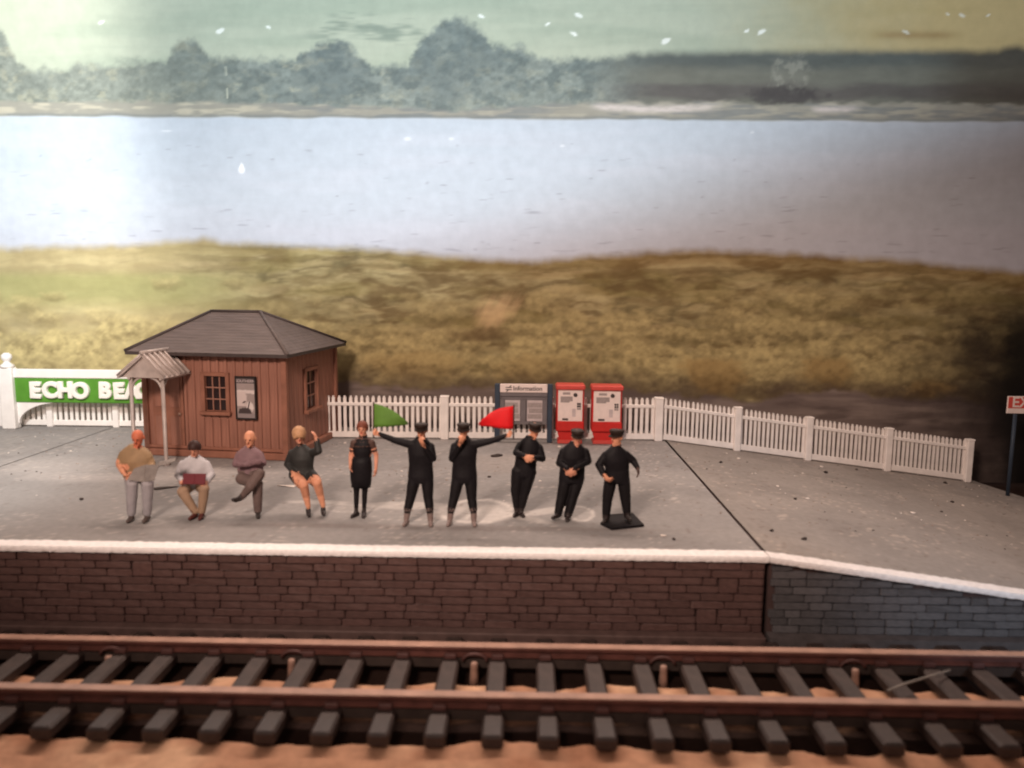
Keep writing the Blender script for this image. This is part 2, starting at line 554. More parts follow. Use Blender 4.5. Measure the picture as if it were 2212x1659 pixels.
    scol = mixc(scol, S(126, 130, 130), sstep(0.45, 0.66, fbm(x / 70, y / 9, 3, 35)) * sstep(400, 760, x) * 0.7)
    pk = (sstep(1265, 1310, x) * (1 - sstep(1520, 1570, x)) + sstep(1745, 1775, x) * (1 - sstep(1820, 1870, x))) * np.exp(-((y - 232 + 4 * np.sin(x / 60)) / 7) ** 2)
    scol = mixc(scol, S(216, 205, 198), np.clip(pk * 1.2 * (0.4 + fbm(x / 15, y / 5, 2, 38)), 0, 1) * 0.9)
    c = c * (1 - sk[..., None]) + scol * sk[..., None]
    # water
    wl = 250 + 0.006 * x + (fbm(x / 50, x * 0, 2, 41) - 0.5) * 5
    c = mixc(c, S(122, 128, 128), np.exp(-((y - wl + 3) / 3.5) ** 2) * 0.6)
    wk = sstep(-2, 3, y - wl)
    wc = np.ones(x.shape + (3,)) * np.array(S(193, 201, 210))
    wc = mixc(wc, S(199, 205, 214), sstep(0.4, 0.7, fbm(x / 300, y / 50, 4, 43)) * 0.8)
    wc = mixc(wc, S(188, 186, 196), sstep(420, 560, y) * 0.5)
    wc = wc * (0.975 + 0.05 * fbm(x / 26, y / 5, 4, 45))[..., None]
    rng = np.random.default_rng(11)
    for i in range(190):
        ty = 545 - 240 * rng.random() ** 1.9
        tx = rng.uniform(-80, 2300)
        a, b = rng.uniform(4, 17) * (0.5 + (ty - 250) / 300), rng.uniform(1.2, 2.6)
        sel = (np.abs(x - tx) < a * 1.6) & (np.abs(y - ty) < b * 4)
        d = np.hypot((x[sel] - tx) / a, (y[sel] - ty + 0.10 * (x[sel] - tx) * (1 if i % 2 else -0.4)) / b)
        k = (1 - sstep(0.3, 1.3, d)) * rng.uniform(0.12, 0.45)
        wc[sel] = wc[sel] * (1 - k[:, None]) + np.array(S(128, 126, 138)) * k[:, None]
    for sx, sy, a, b, kk in ((880, 300, 10, 5, .4), (975, 300, 8, 4, .4), (1215, 315, 7, 3, .4), (1625, 286, 6, 3, .4), (360, 283, 14, 3, .4)):
        d = np.hypot((x - sx) / a, (y - sy) / b)
        wc = mixc(wc, S(250, 252, 255), (1 - sstep(0.3, 1.2, d)) * kk)
    d = np.hypot((x - 522) / (2.5 + np.clip(y - 350, 0, 30) * 0.32), (y - 363) / 13)
    wc = mixc(wc, S(246, 249, 255), 1 - sstep(0.5, 1.2, d))
    c = c * (1 - wk[..., None]) + wc * wk[..., None]
    # near grass
    gt = np.interp(x, [-200, 0, 250, 400, 440, 480, 600, 900, 1150, 1300, 1400, 1520, 1700, 1900, 2212, 2400], [534, 536, 530, 522, 513, 524, 528, 545, 566, 552, 545, 540, 548, 560, 588, 596])
    gt = gt + (fbm(x / 30, y / 40, 4, 51) - 0.5) * 12
    gk = sstep(-13, 12, y - gt)
    w1 = 24 * (fbm(x / 110, y / 60, 3, 71) - 0.5)
    t1 = fbm(x / 75, (y + w1) / 24, 4, 53)
    t2 = fbm(x / 40, y / 22, 4, 55)
    t3 = fbm(x / 14, y / 10, 3, 57)
    vert = fbm(x / 190, y / 30, 3, 58)
    # billowing lumps: rounded pale tops with dark creases, larger towards the foot of the print
    gr = np.clip((y - 520) / 300, 0, 1.2)

    def billow(px, py, seed, o=4):
        v, am, t = 0, 1.0, 0
        for i in range(o):
            v = v + am * np.abs(2 * vnoise(px * 2 ** i, py * 2 ** i, seed + 31 * i) - 1)
            t += am
            am *= 0.52
        return v / t
    yl = 520 + 300 * (np.sqrt(0.08 + np.maximum(gr, 0)) - np.sqrt(0.08)) / 0.75      # perspective: rows close up with distance
    wx, wy = x + 50 * (fbm(x / 90, y / 50, 3, 221) - 0.5), yl + 26 * (fbm(x / 80, y / 44, 3, 223) - 0.5)
    bl = billow(wx / 135, wy / 36, 201, 3)
    bl2 = billow(wx / 46 + 9, wy / 17, 211, 3)
    lit = 0.66 * bl + 0.34 * bl2
    # crests lit from above: compare with the lump a little lower down
    up = billow(wx / 135, (wy + 9) / 36, 201, 3) - bl
    gcol = np.ones(x.shape + (3,)) * np.array(S(106, 96, 68))
    gcol = mixc(gcol, S(149, 136, 97), sstep(0.10, 0.34, lit))
    gcol = mixc(gcol, S(184, 171, 128), sstep(0.26, 0.60, lit) * 0.9)
    gcol = mixc(gcol, S(190, 172, 128), sstep(0.02, 0.25, up) * 0.55)
    gcol = mixc(gcol, S(94, 80, 54), sstep(0.02, 0.25, -up) * 0.6)
    gcol = mixc(gcol, S(118, 100, 66), sstep(0.44, 0.70, t1) * 0.5)
    gcol = mixc(gcol, S(132, 120, 70), sstep(0.42, 0.68, vert) * 0.4)
    gcol = mixc(gcol, S(102, 84, 54), sstep(0.50, 0.74, fbm(x / 85, (y + w1) / 24 + 30, 4, 59)) * sstep(400, 800, x) * 0.75)
    gcol = gcol * (1 - (0.10 + 0.22 * sstep(640, 780, y)) * (1 - 2 * fbm(x / 11, y / 8, 3, 57)))[..., None]
    left = 1 - sstep(330, 620, x + 120 * (n - 0.5))
    gcol = mixc(gcol, S(198, 182, 138), left * 0.5)  # paler left end: lamp light put into the grass colour
    band = sstep(575, 605, y) * (1 - sstep(630, 690, y)) * (1 - sstep(380, 620, x))
    gcol = mixc(gcol, S(152, 154, 100), band * 0.6)
    # tussocks: pale crowns over dark undersides, larger towards the foot of the print
    rng = np.random.default_rng(4)
    order = np.sort(590 + 240 * rng.random(230) ** 0.62)
    for ty in order:
        tx = rng.uniform(-120, 2330)
        w = (18 + 0.20 * (ty - 560)) * rng.uniform(0.7, 2.0)
        hh = w * rng.uniform(0.30, 0.50)
        sel = (np.abs(x - tx) < 1.7 * w) & (np.abs(y - ty) < 2.4 * hh)
        if not sel.any():
            continue
        u, v = (x[sel] - tx) / w, (y[sel] - ty) / hh
        d = np.hypot(u, np.where(v < 0, v * 1.15, v * 0.8)) + (t2[sel] - 0.5) * 1.1 + (t3[sel] - 0.5) * 0.5
        a = (1 - sstep(0.45, 1.15, d)) * (0.5 if ty < 690 else 0.72)
        tone = sstep(-0.9, 1.1, v + (t3[sel] - 0.5) * 1.2)
        lc = 1.12 if tx < 420 else 1.0  # tussocks lightened with the lamplit left end
        pale = (np.array(S(182, 166, 118)) * lc * (1 - tone[:, None]) + np.array(S(98, 84, 56)) * lc * tone[:, None]) * (0.72 + 0.56 * fbm(x[sel] / 9, y[sel] / 7, 3, 57))[:, None]
        gcol[sel] = gcol[sel] * (1 - a[:, None]) + pale * a[:, None]
    gcol = mixc(gcol, S(132, 104, 60), (1 - sstep(0, 60, y - gt)) * sstep(800, 1100, x) * 0.5)
    # tuft of reeds fanning to the upper right
    sl = (x - 1045) + (y - 720) * 0.55
    d = np.hypot(sl / (30 + 0.42 * (720 - y)), (y - 680) / 46) + (fbm((x + y * 0.55) / 11, y / 60, 3, 61) - 0.5) * 0.55
    gcol = mixc(gcol, S(220, 188, 144), (1 - sstep(0.15, 1.2, d)) * 0.6 * (1 - sstep(700, 735, y)))
    d = np.hypot((x - 1040) / 70, (y - 722) / 18) + (t2 - .5) * 0.8
    gcol = mixc(gcol, S(92, 70, 46), (1 - sstep(0.4, 1.2, d)) * 0.6)
    c = c * (1 - gk[..., None]) + gcol * gk[..., None]
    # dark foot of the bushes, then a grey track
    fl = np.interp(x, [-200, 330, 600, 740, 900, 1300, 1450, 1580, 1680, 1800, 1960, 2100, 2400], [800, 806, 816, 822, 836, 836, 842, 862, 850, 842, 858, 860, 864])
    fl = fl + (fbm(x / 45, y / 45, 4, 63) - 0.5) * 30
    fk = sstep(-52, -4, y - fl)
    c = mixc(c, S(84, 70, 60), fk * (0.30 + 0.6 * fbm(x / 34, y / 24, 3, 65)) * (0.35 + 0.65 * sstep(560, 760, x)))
    for cx_, cy_, a, b in ((1545, 812, 78, 50), (1790, 800, 66, 36), (2010, 838, 64, 22), (1180, 800, 120, 34), (900, 790, 120, 34)):
        d = np.hypot((x - cx_) / a, (y - cy_) / b) + (t2 - 0.5) * 0.9 + (t3 - 0.5) * 0.4
        k = (1 - sstep(0.5, 1.15, d)) * (0.75 if cx_ > 1300 else 0.4)
        cc = mixc(np.ones(x.shape + (3,)) * np.array(S(160, 134, 86)), S(110, 88, 54), sstep(cy_ - b * 0.8, cy_ + b, y + (t3 - 0.5) * 50))
        c = c * (1 - k[..., None]) + cc * k[..., None]
    rk = sstep(-3, 12, y - fl)
    rc = np.ones(x.shape + (3,)) * np.array(S(112, 99, 94))
    rc = mixc(rc, S(138, 124, 116), sstep(0.45, 0.7, fbm(x / 140, y / 14, 4, 67)) * 0.7)
    rc = mixc(rc, S(84, 72, 68), sstep(0.5, 0.7, fbm(x / 90, y / 18, 4, 69)) * 0.6)
    rc = mixc(rc, S(196, 186, 178), (1 - sstep(330, 640, x)) * 0.85)  # left end lightened: lamp light put into the print
    c = c * (1 - rk[..., None]) + rc * rk[..., None]
    # dark mass low down at the right-hand end of the scene
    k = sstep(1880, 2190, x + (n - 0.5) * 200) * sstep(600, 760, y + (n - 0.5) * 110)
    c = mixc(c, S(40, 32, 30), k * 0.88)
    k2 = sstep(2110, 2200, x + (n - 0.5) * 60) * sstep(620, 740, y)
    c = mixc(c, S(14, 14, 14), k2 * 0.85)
    return np.clip(c, 0.002, 0.95)


NX, NZ = 900, 436
bx, bz = np.meshgrid(np.linspace(-17.5, 17.5, NX), np.linspace(BASE - 0.05, 13.6, NZ))
BP = np.stack([bx, np.full_like(bx, BD), bz], -1).reshape(-1, 3)
px, py = project(BP)
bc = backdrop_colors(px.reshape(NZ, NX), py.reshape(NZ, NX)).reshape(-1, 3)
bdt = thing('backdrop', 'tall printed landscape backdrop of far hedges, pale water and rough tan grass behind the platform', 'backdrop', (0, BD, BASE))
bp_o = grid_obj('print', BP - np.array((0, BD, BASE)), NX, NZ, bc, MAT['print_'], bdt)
box('board', bdt, (0, 0.035, (13.6 - BASE) / 2 - 0.02), (35.0, 0.06, 13.6 - BASE), MAT['cream'])


# ---- platform top sheets with their stains and painted-in light and shade
def stain_light_shade(c, X, Y, pxy, a, b, col, k, ring=False, seed=1, rot=0.0, soft=0.25):
    p = gz(*pxy)
    dx, dy = X - p.x, Y - p.y
    ca, sa = math.cos(rot), math.sin(rot)
    u, v = (dx * ca + dy * sa) / a, (-dx * sa + dy * ca) / b
    d = np.hypot(u, v) + (fbm(X * 2.2, Y * 2.2, 4, seed) - 0.5) * 0.55
    m = (1 - sstep(1 - soft, 1 + soft, d))
    if ring:
        m = np.exp(-((d - 0.95) / 0.10) ** 2) + 0.35 * m
    return mixc(c, col, np.clip(m * k, 0, 1))


def plat_colors(X, Y):
    c = np.ones(X.shape + (3,)) * np.array((0.270, 0.258, 0.252))
    c = mixc(c, (0.310, 0.293, 0.282), sstep(0.42, 0.68, fbm(X * 0.5, Y * 0.7, 4, 71)) * 0.7)
    c = mixc(c, (0.230, 0.219, 0.214), sstep(0.5, 0.7, fbm(X * 0.9 + 20, Y * 1.1, 4, 73)) * 0.6)
    c = c * (0.93 + 0.14 * fbm(X * 9, Y * 9, 3, 75))[..., None]
    # shade along the front put into the colour, where the figures stand
    k = 1 - sstep(14.8, 15.9, Y + (fbm(X * 0.8, Y * 0.8, 3, 77) - 0.5) * 0.8)
    c = mixc(c, (0.215, 0.205, 0.198), k * 0.6 * (1 - sstep(2.0, 4.0, X)))
    gl = (0.52, 0.485, 0.455)
    c = stain_light_shade(c, X, Y, (1030, 1104), 0.66, 0.70, gl, 0.8, True, 81)
    c = stain_light_shade(c, X, Y, (1045, 1108), 0.48, 0.5, gl, 0.6, False, 82)
    c = stain_light_shade(c, X, Y, (880, 1092), 0.8, 0.22, gl, 0.5, False, 83)
    c = stain_light_shade(c, X, Y, (1175, 1105), 0.55, 0.16, gl, 0.55, False, 84, 0.5)
    c = stain_light_shade(c, X, Y, (1130, 1118), 0.5, 0.13, gl, 0.5, False, 85, -0.6)
    c = stain_light_shade(c, X, Y, (1252, 1108), 0.22, 0.45, gl, 0.65, True, 86)
    c = stain_light_shade(c, X, Y, (760, 1098), 0.5, 0.25, gl, 0.4, True, 87)
    c = stain_light_shade(c, X, Y, (690, 1085), 0.5, 0.12, gl, 0.5, False, 88)
    c = stain_light_shade(c, X, Y, (290, 1128), 0.5, 0.2, gl, 0.25, True, 89)
    c = stain_light_shade(c, X, Y, (470, 1090), 0.6, 0.35, (0.22, 0.20, 0.19), 0.5, False, 90)  # shade beside the second seated man, put into the colour
    c = stain_light_shade(c, X, Y, (1100, 1000), 1.2, 0.9, (0.30, 0.27, 0.25), 0.5, False, 91)
    c = stain_light_shade(c, X, Y, (260, 1010), 2.5, 1.2, (0.37, 0.345, 0.33), 0.5, False, 92)  # pool of light on the back left, put into the colour
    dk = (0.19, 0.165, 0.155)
    c = stain_light_shade(c, X, Y, (1000, 1140), 3.6, 0.13, dk, 0.5, False, 93)  # band of shade in front of the figures, painted in
    sp = sstep(0.80, 0.88, vnoise(X * 17, Y * 13, 95))
    c = mixc(c, (0.50, 0.45, 0.41), sp * 0.5 * (vnoise(X * 1.1, Y * 1.3, 97) > 0.45))
    sp = sstep(0.85, 0.92, vnoise(X * 14, Y * 11, 98))
    c = mixc(c, (0.16, 0.13, 0.12), sp * 0.5 * (vnoise(X * 1.2, Y * 1.1, 99) > 0.5))
    return c


SEAM = gz(90, 977).x
plat = thing('platform', 'long grey station platform with a dark stone front wall and white edging', 'platform', (0, EDGE, 0))


def sheet(name, x0, x1, y0, y1, nx, ny, zf, parent):
    X, Y = np.meshgrid(np.linspace(x0, x1, nx), np.linspace(y0, y1, ny))
    Z = np.vectorize(zf)(X) + (fbm(X * 0.8, Y * 0.8, 2, 101) - 0.5) * 0.008
    P = np.stack([X, Y, Z], -1).reshape(-1, 3) - np.array(parent.location)
    return grid_obj(name, P, nx, ny, plat_colors(X, Y).reshape(-1, 3), MAT['platform'], parent)


EW = 0.27
sheet('deck', SEAM + 0.018, JX - 0.03, EDGE + EW, BACK, 260, 170, lambda x: 0.0, plat)
sheet('deck', -17.0, SEAM - 0.018, EDGE + EW, BACK, 80, 120, lambda x: 0.0, plat)
box('deck_seam', plat, ((-17 + JX) / 2 - 0.02, (BACK - EDGE) / 2 + 0.2, -0.085), (17 + JX - 0.1, BACK - EDGE - 0.4, 0.13), MAT['joint'])
box('core', plat, ((-17 + JX) / 2 - 0.05, (BACK - EDGE) / 2 + 0.15, (BASE - 0.16) / 2), (17 + JX - 0.12, BACK - EDGE - 0.16, abs(BASE) - 0.16), MAT['mortar'])


def rough_strip(name, parent, x0, x1, zf, y0, depth, thick):
    """white painted edging, slightly ragged"""
    n = int((x1 - x0) / 0.05)
    V, Fc = [], []
    for i in range(n + 1):
        x = x0 + (x1 - x0) * i / n
        z = zf(x)
        j = lambda a: R.uniform(-a, a)
        V += [Vector((x, y0 + j(0.004), z - thick + j(0.006))), Vector((x, y0 - 0.006 + j(0.004), z - thick * 0.35 + j(0.004))),
              Vector((x, y0 + 0.010 + j(0.004), z + 0.010 + j(0.002))), Vector((x, y0 + depth * 0.5, z + 0.014 + j(0.002))),
              Vector((x, y0 + depth + j(0.018), z + 0.014 + j(0.003))), Vector((x, y0 + depth + 0.004, z - thick))]
    for i in range(n):
        for k in range(5):
            a = i * 6 + k
            Fc.append((a, a + 6, a + 7, a + 1))
    Fc += [(0, 1, 2, 3, 4, 5), tuple(n * 6 + k for k in range(5, -1, -1))]
    o = parent.location
    me = mesh(name, [v - o for v in V], Fc, MAT['white_edge'], False)
    return obj(name, me, parent)


rough_strip('white_edging', plat, -17, JX - 0.01, lambda x: 0.0, EDGE, EW, 0.072)

# stones of the platform wall: each one an object, sharing a few chamfered block meshes
def stone_meshes(m, k):
    out = []
    for i in range(k):
        bm = bmesh.new()
        bmesh.ops.create_cube(bm, size=1.0)
        bmesh.ops.bevel(bm, geom=bm.edges[:], offset=0.07, segments=1, affect='EDGES')
        for v in bm.verts:
            v.co += Vector((R.uniform(-.012, .012), R.uniform(-.06, .06), R.uniform(-.02, .02)))
        me = bpy.data.meshes.new('stone')
        bm.to_mesh(me); bm.free()
        me.materials.append(m)
        out.append(me)
    return out


def stone_tone(name, base, k):
    return mat(name, tuple(c * k for c in base), 0.55, 0.25, 5, 0.3, 40, 0.4)


WS = [m for k in (0.92, 1.0, 1.1) for m in stone_meshes(stone_tone('wall_stone_tone', (0.092, 0.049, 0.043), k), 3)]
RS = [m for k in (0.88, 1.0, 1.16) for m in stone_meshes(stone_tone('ramp_stone_tone', (0.085, 0.080, 0.084), k), 3)]
WALLY = EDGE + 0.05
ZB = -1.19                                # top of plinth


def course_wall(parent, x0, x1, topf, meshes, wmin, wmax, rows, rag):
    hgt = (-0.095 - ZB) / rows
    blocked = {}
    count = 0
    for r in range(rows):
        zlo = ZB + r * hgt
        x = x0 + R.uniform(0, 0.12)
        spans = blocked.get(r, [])
        prev = x0
        while x < x1 - 0.05:
            hit = [s for s in spans if s[0] - 0.03 < x < s[1]]
            if hit:
                x = prev = hit[0][1] + 0.012
                continue
            nxt = min([s[0] for s in spans if s[0] > x], default=x1)
            w = min(R.uniform(wmin, wmax), nxt - x - 0.012, x1 - x)
            if nxt - (x + w) < 0.12:
                w = nxt - x - 0.012
            if w < 0.07:
                x = nxt + 0.001
                continue
            hh = hgt
            if r < rows - 1 and w < 0.38 and R.random() < 0.05:
                hh = hgt * 2
                blocked.setdefault(r + 1, []).append((x - 0.012, x + w))
                blocked[r + 1].sort()
            top = min(topf(x), topf(x + w))
            if zlo + hh > top:
                hh = top - zlo
            if hh > 0.035:
                o = obj('stone', R.choice(meshes), parent,
                        (x + w / 2 - parent.location.x, WALLY + 0.05 - R.uniform(0.008, 0.020) - parent.location.y, zlo + hh / 2 - parent.location.z),
                        (0, 0, R.uniform(-rag, rag)), (w - 0.014, 0.10, hh - 0.014))
                count += 1
            x += w
    return count


def mort(parent, x0, x1, topf):
    y = WALLY + 0.045 - parent.location.y
    dx, dz = parent.location.x, parent.location.z
    prism('wall_core', parent, [(x0 - dx, y, BASE - dz), (x1 - dx, y, BASE - dz), (x1 - dx, y, topf(x1) - dz), (x0 - dx, y, topf(x0) - dz)], (0, 0.08, 0), MAT['mortar'])


course_wall(plat, -8.3, JX - 0.04, lambda x: -0.095, WS, 0.26, 0.62, 9, 0.012)
mort(plat, -17, JX - 0.03, lambda x: -0.07)
box('plinth', plat, ((-17 + JX) / 2, -0.02, (ZB + BASE) / 2), (17 + JX - 0.06, 0.24, ZB - BASE), MAT['plinth'], 0.015)

ramp = thing('platform_ramp', 'grey sloping platform ramp with white edging and a grey stone side beyond the joint', 'ramp', (JX, EDGE, 0))
# ramp deck follows the slope to the baseboard; its rear edge turns in past the end of the fence
XE = JX + (abs(BASE) - 0.03) / SLOPE
nx, ny = 150, 130
U, Vv = np.meshgrid(np.linspace(0, 1, nx), np.linspace(0, 1, ny))
Xr = JX + 0.03 + U * (XE - JX - 0.03)
yb = np.interp(Xr, [JX, 12.0, 12.25, 12.75, 13.3, XE], [BACK, BACK - 0.2, 20.0, 18.7, 17.6, 17.2])
Yr = EDGE + EW + Vv * (yb - EDGE - EW)
Zr = -(Xr - JX) * SLOPE + (fbm(Xr * 0.8, Yr * 0.8, 2, 101) - 0.5) * 0.008
rcol = plat_colors(Xr, Yr) * np.array((1.0, 0.95, 0.90))
grid_obj('deck', np.stack([Xr - JX, Yr - EDGE, Zr], -1).reshape(-1, 3), nx, ny, rcol.reshape(-1, 3), MAT['platform'], ramp)
rough_strip('white_edging', ramp, JX + 0.012, XE, rz, EDGE, EW, 0.072)
RT = lambda x: rz(x) - 0.095
course_wall(ramp, JX + 0.03, 9.6, RT, RS, 0.22, 0.55, 9, 0.02)
mort(ramp, JX + 0.03, XE, lambda x: max(rz(x) - 0.07, BASE + 0.005))
prism('plinth', ramp, [(0.03, -0.13, BASE), (8.2, -0.13, BASE), (8.2, -0.13, ZB), (0.03, -0.13, ZB)], (0, 0.24, 0), MAT['ramp_plinth'])
prism('core', ramp, [(0.04, EW, BASE), (XE - JX - 0.1, EW, BASE), (0.04, EW, -0.06)], (0, BACK - EDGE - EW - 0.6 - 2.4, 0), MAT['mortar'])

# ---------------------------------------------------------------- track
RZ = -1.03                                # rail head
YF = gz(1106, 1393, RZ).y
YN = gz(1106, 1500, RZ).y
ST = RZ - 0.165                            # sleeper top
track = thing('railway_track', 'rusty model railway track with black sleepers along the foot of the platform wall', 'railway track', (0, (YF + YN) / 2, BASE))
to = track.location


def rail_mesh():
    x0, x1 = -12, 12
    prof = [(-0.10, ST + 0.02), (0.10, ST + 0.02), (0.10, ST + 0.04), (0.03, ST + 0.055), (0.028, RZ - 0.075), (0.074, RZ - 0.055),
            (0.074, RZ - 0.010), (0.066, RZ), (-0.066, RZ), (-0.074, RZ - 0.010), (-0.074, RZ - 0.055), (-0.028, RZ - 0.075), (-0.03, ST + 0.055), (-0.10, ST + 0.04)]
    n = len(prof)
    V, Fc = [], []
    for x in (x0, x1):
        V += [(x, y, z - to.z) for y, z in prof]
    for i in range(n):
        j = (i + 1) % n
        Fc.append((i, n + i, n + j, j))
    Fc += [tuple(range(n)), tuple(range(2 * n - 1, n - 1, -1))]
    me = mesh('rail', V, Fc, [MAT['rail'], MAT['railtop']])
    for i in (6, 7, 8):
        me.polygons[i].material_index = 1
    bm = bmesh.new(); bm.from_mesh(me); bmesh.ops.recalc_face_normals(bm, faces=bm.faces); bm.to_mesh(me); bm.free()
    return me


rm = rail_mesh()
for Y in (YF, YN):
    obj('rail', rm, track, (0, Y - to.y, 0))
YS0 = gz(1106, 1592, ST).y                # near sleeper ends
YS1 = min(2 * to.y - YS0, EDGE - 0.22)   # far ends stop short of the wall's plinth
SL = YS1 - YS0
SO = (YS0 + YS1) / 2 - to.y
sx0 = gz(1062, 1592, ST).x
SP = 0.662
for i in range(-14, 15):
    x = sx0 + i * SP
    if abs(x) > 9:
        continue
    w = 0.255
    s = box('sleeper', track, (x, SO, ST - 0.085 - to.z), (w, SL, 0.17), MAT['sleeper'], 0.03, (0, 0, R.uniform(-0.006, 0.006)))
    for Y in (YF, YN):
        for d in ((-1,) if Y == YF else (-1, 1)):
            box('rail_chair', s, (0, Y - to.y - SO + d * 0.095, 0.085 + 0.036), (0.17, 0.085, 0.075), MAT['chair'], 0.014)
for Y in (YF, YN):
    box('web_strip', track, (0, Y - to.y, ST - 0.075 - to.z), (24, 0.16, 0.13), MAT['joint'])
for pxp in (200, 615, 1022, 1437, 1850):
    p = gz(pxp, 1452, ST - 0.02)
    y = YF - 0.22
    pn = thing_ = obj('track_pin', mesh('track_pin', *lathe_data([(0.075, -0.34), (0.060, -0.20), (0.050, -0.06), (0.048, -0.01), (0.036, 0.0)], 8), MAT['pin'], True),
                      track, (p.x - to.x, y - to.y, ST + 0.01 - to.z))
    path = [(p.x - to.x + 0.17 * math.cos(t), y + 0.10 - to.y, ST - 0.02 + 0.10 * math.sin(t) - to.z) for t in np.linspace(0, math.pi, 9)]
    tube('web_arch', track, path, 0.024, MAT['chair'], 6)
a, b_, c_ = gz(1918, 1492, ST + 0.12), gz(1985, 1468, ST + 0.13), gz(2052, 1448, ST + 0.06)
V, Fc = tube_data([a, a.lerp(b_, .5) + Vector((0, 0, .01)), b_, b_.lerp(c_, .5), c_], 0.014, 6)
w = obj('wire', mesh('wire', [v - a for v in V], Fc, MAT['wire'], True), None, a)
tag(w, 'thin pale bent wire lying across the sleepers', 'wire')


# ---------------------------------------------------------------- fences
def picket_mesh(w, h, m, thick=0.045):
    pts = [(-w / 2, 0), (w / 2, 0), (w / 2, h - 0.05), (w * 0.22, h - 0.035), (w * 0.36, h - 0.012), (0, h), (-w * 0.36, h - 0.012), (-w * 0.22, h - 0.035), (-w / 2, h - 0.05)]
    n = len(pts)
    V = [(x, -thick / 2, z) for x, z in pts] + [(x, thick / 2, z) for x, z in pts]
    Fc = [tuple(range(n)), tuple(range(2 * n - 1, n - 1, -1))] + [(i, n + i, n + (i + 1) % n, (i + 1) % n) for i in range(n)]
    return mesh('picket', V, Fc, m)


def fence(label, P0, P1, h, spacing, posts, m, pw=0.072, post_h=None, postw=0.16, skip=None):
    P0, P1 = Vector(P0), Vector(P1)
    d = P1 - P0
    L = math.hypot(d.x, d.y)
    ang = math.atan2(d.y, d.x)
    tilt = math.atan2(d.z, L)
    root = thing('picket_fence', label, 'fence', P0, 0, 'white picket fences along the back of the platform')
    pm = picket_mesh(pw, h, m)
    n = int(L / spacing)
    nrm = Vector((math.sin(ang), -math.cos(ang), 0))
    for i in range(n + 1):
        t = (i + 0.5) / (n + 1)
        if any(abs(t - q) * L < postw * 0.55 for q in posts):
            continue
        obj('picket', pm, root, d * t + Vector((0, 0, 0.03)) + nrm * 0.0, (0, R.uniform(-0.012, 0.012), ang))
    for zr_, hh in ((0.11, 0.15), (h * 0.83, 0.085)):
        box('fence_rail', root, d * 0.5 + Vector((0, 0, zr_)) + nrm * 0.045, (d.length, 0.05, hh), m, 0.01, (0, -tilt, ang))
    for q in posts:
        hp = (post_h or h) - 0.03
        o = box('post', root, d * q + Vector((0, 0, hp / 2)) + nrm * 0.05, (postw, postw, hp), m, 0.015, (0, 0, ang))
        box('post_cap', o, (0, 0, hp / 2 + 0.02), (postw * 1.15, postw * 1.15, 0.045), m, 0.014)
    return root


fA = gz(726, 946)
fB = gz(1426, 951)
L0 = gz(-120, 940)
fence('white picket fence behind the green name board', (L0.x, 20.55, 0), (gz(400, 940).x, 20.55, 0), 1.06, 0.155, (0.10, 0.32, 0.62), MAT['white'], 0.085)
fence('cream picket fence between the brown hut and the joint in the platform', (fA.x - 0.4, fA.y, 0), (fB.x, fB.y, 0), 1.08, 0.146,
      (0.365, 0.992), MAT['cream'], 0.078, 1.12, 0.2)
fC, fD = Vector((fB.x + 0.06, fB.y, 0)), ramp_hit(2090, 1040)
fence('cream picket fence running down the ramp on the right', fC, fD, 1.08, 0.118, (0.235, 0.465, 0.725, 0.992), MAT['cream'], 0.062, 1.14, 0.17)

# ---------------------------------------------------------------- name board
sg = gz(22, 941)
SY = 20.15
z_at = lambda py, y=SY, pxx=160: gy(pxx, py, y).z
x_at = lambda pxx, y=SY, py=840: gy(pxx, py, y).x
XL, XR = x_at(22), x_at(392)
sign = thing('station_name_board', 'green station name board with raised white letters reading ECHO BEACH', 'sign', ((XL + XR) / 2, SY, 0))
so = sign.location
zt, zb = z_at(817), z_at(870)
zr = z_at(798)
box('board', sign, (0, 0, (zt + zb) / 2), (XR - XL, 0.07, zt - zb), MAT['sign_green'], 0.02)
box('top_rail', sign, (0, 0, (zt + zr) / 2), (XR - XL, 0.12, zr - zt), MAT['white'], 0.02)
for s in (-1, 1):
    xp = s * ((XR - XL) / 2 + 0.02)
    zt2 = z_at(795)
    p = box('post', sign, (xp, -0.02, zt2 / 2), (0.36, 0.28, zt2), MAT['white'], 0.03)
    V, Fc = lathe_data([(0.17, 0), (0.17, 0.06), (0.10, 0.11), (0.07, 0.16), (0.11, 0.20), (0.135, 0.27), (0.12, 0.34), (0.06, 0.39)], 14)
    obj('finial', mesh('finial', V, Fc, MAT['white'], True), p, (0, 0, zt2 / 2))
    # curved bracket under the board
    pts = [(xp - s * (0.20 + 1.12 * (1 - math.cos(t))), 0.0, 0.14 + (zb - 0.145) * math.sin(t)) for t in np.linspace(0, math.pi / 2, 12)]
    prism('bracket', sign, pts + [(xp - s * .10, 0, zb), (xp - s * .10, 0, 0.14)], (0, 0.09, 0), MAT['white'])
lh = (zt - zb)
word = 'ECHO BEACH'
lx = [66, 100, 135, 172, None, 222, 250, 277, 303, 334]
lw = [1, 1, 1, 1.05, 0, 1, 1, 1, 1, 1]
for ch, xx in zip(word, (80, 112, 145, 177, None, 230, 260, 288, 312, 342)):
    if xx is None:
        continue
    text('letter_' + ch.lower(), sign, ch, (x_at(xx) - so.x, -0.055, (zt + zb) / 2 + R.uniform(-.012, .012)), lh * 0.84, MAT['letter'], 0.045, 0.004, (math.pi / 2, R.uniform(-.05, .05), 0), 0.034)

# ---------------------------------------------------------------- station hut
FR = gz(619, 994)
HROT = rad(-7.2)
HW, HD = 0, 0
ax = Vector((math.cos(HROT), math.sin(HROT), 0))        # along the front, to the right
ay = Vector((-math.sin(HROT), math.cos(HROT), 0))       # into depth
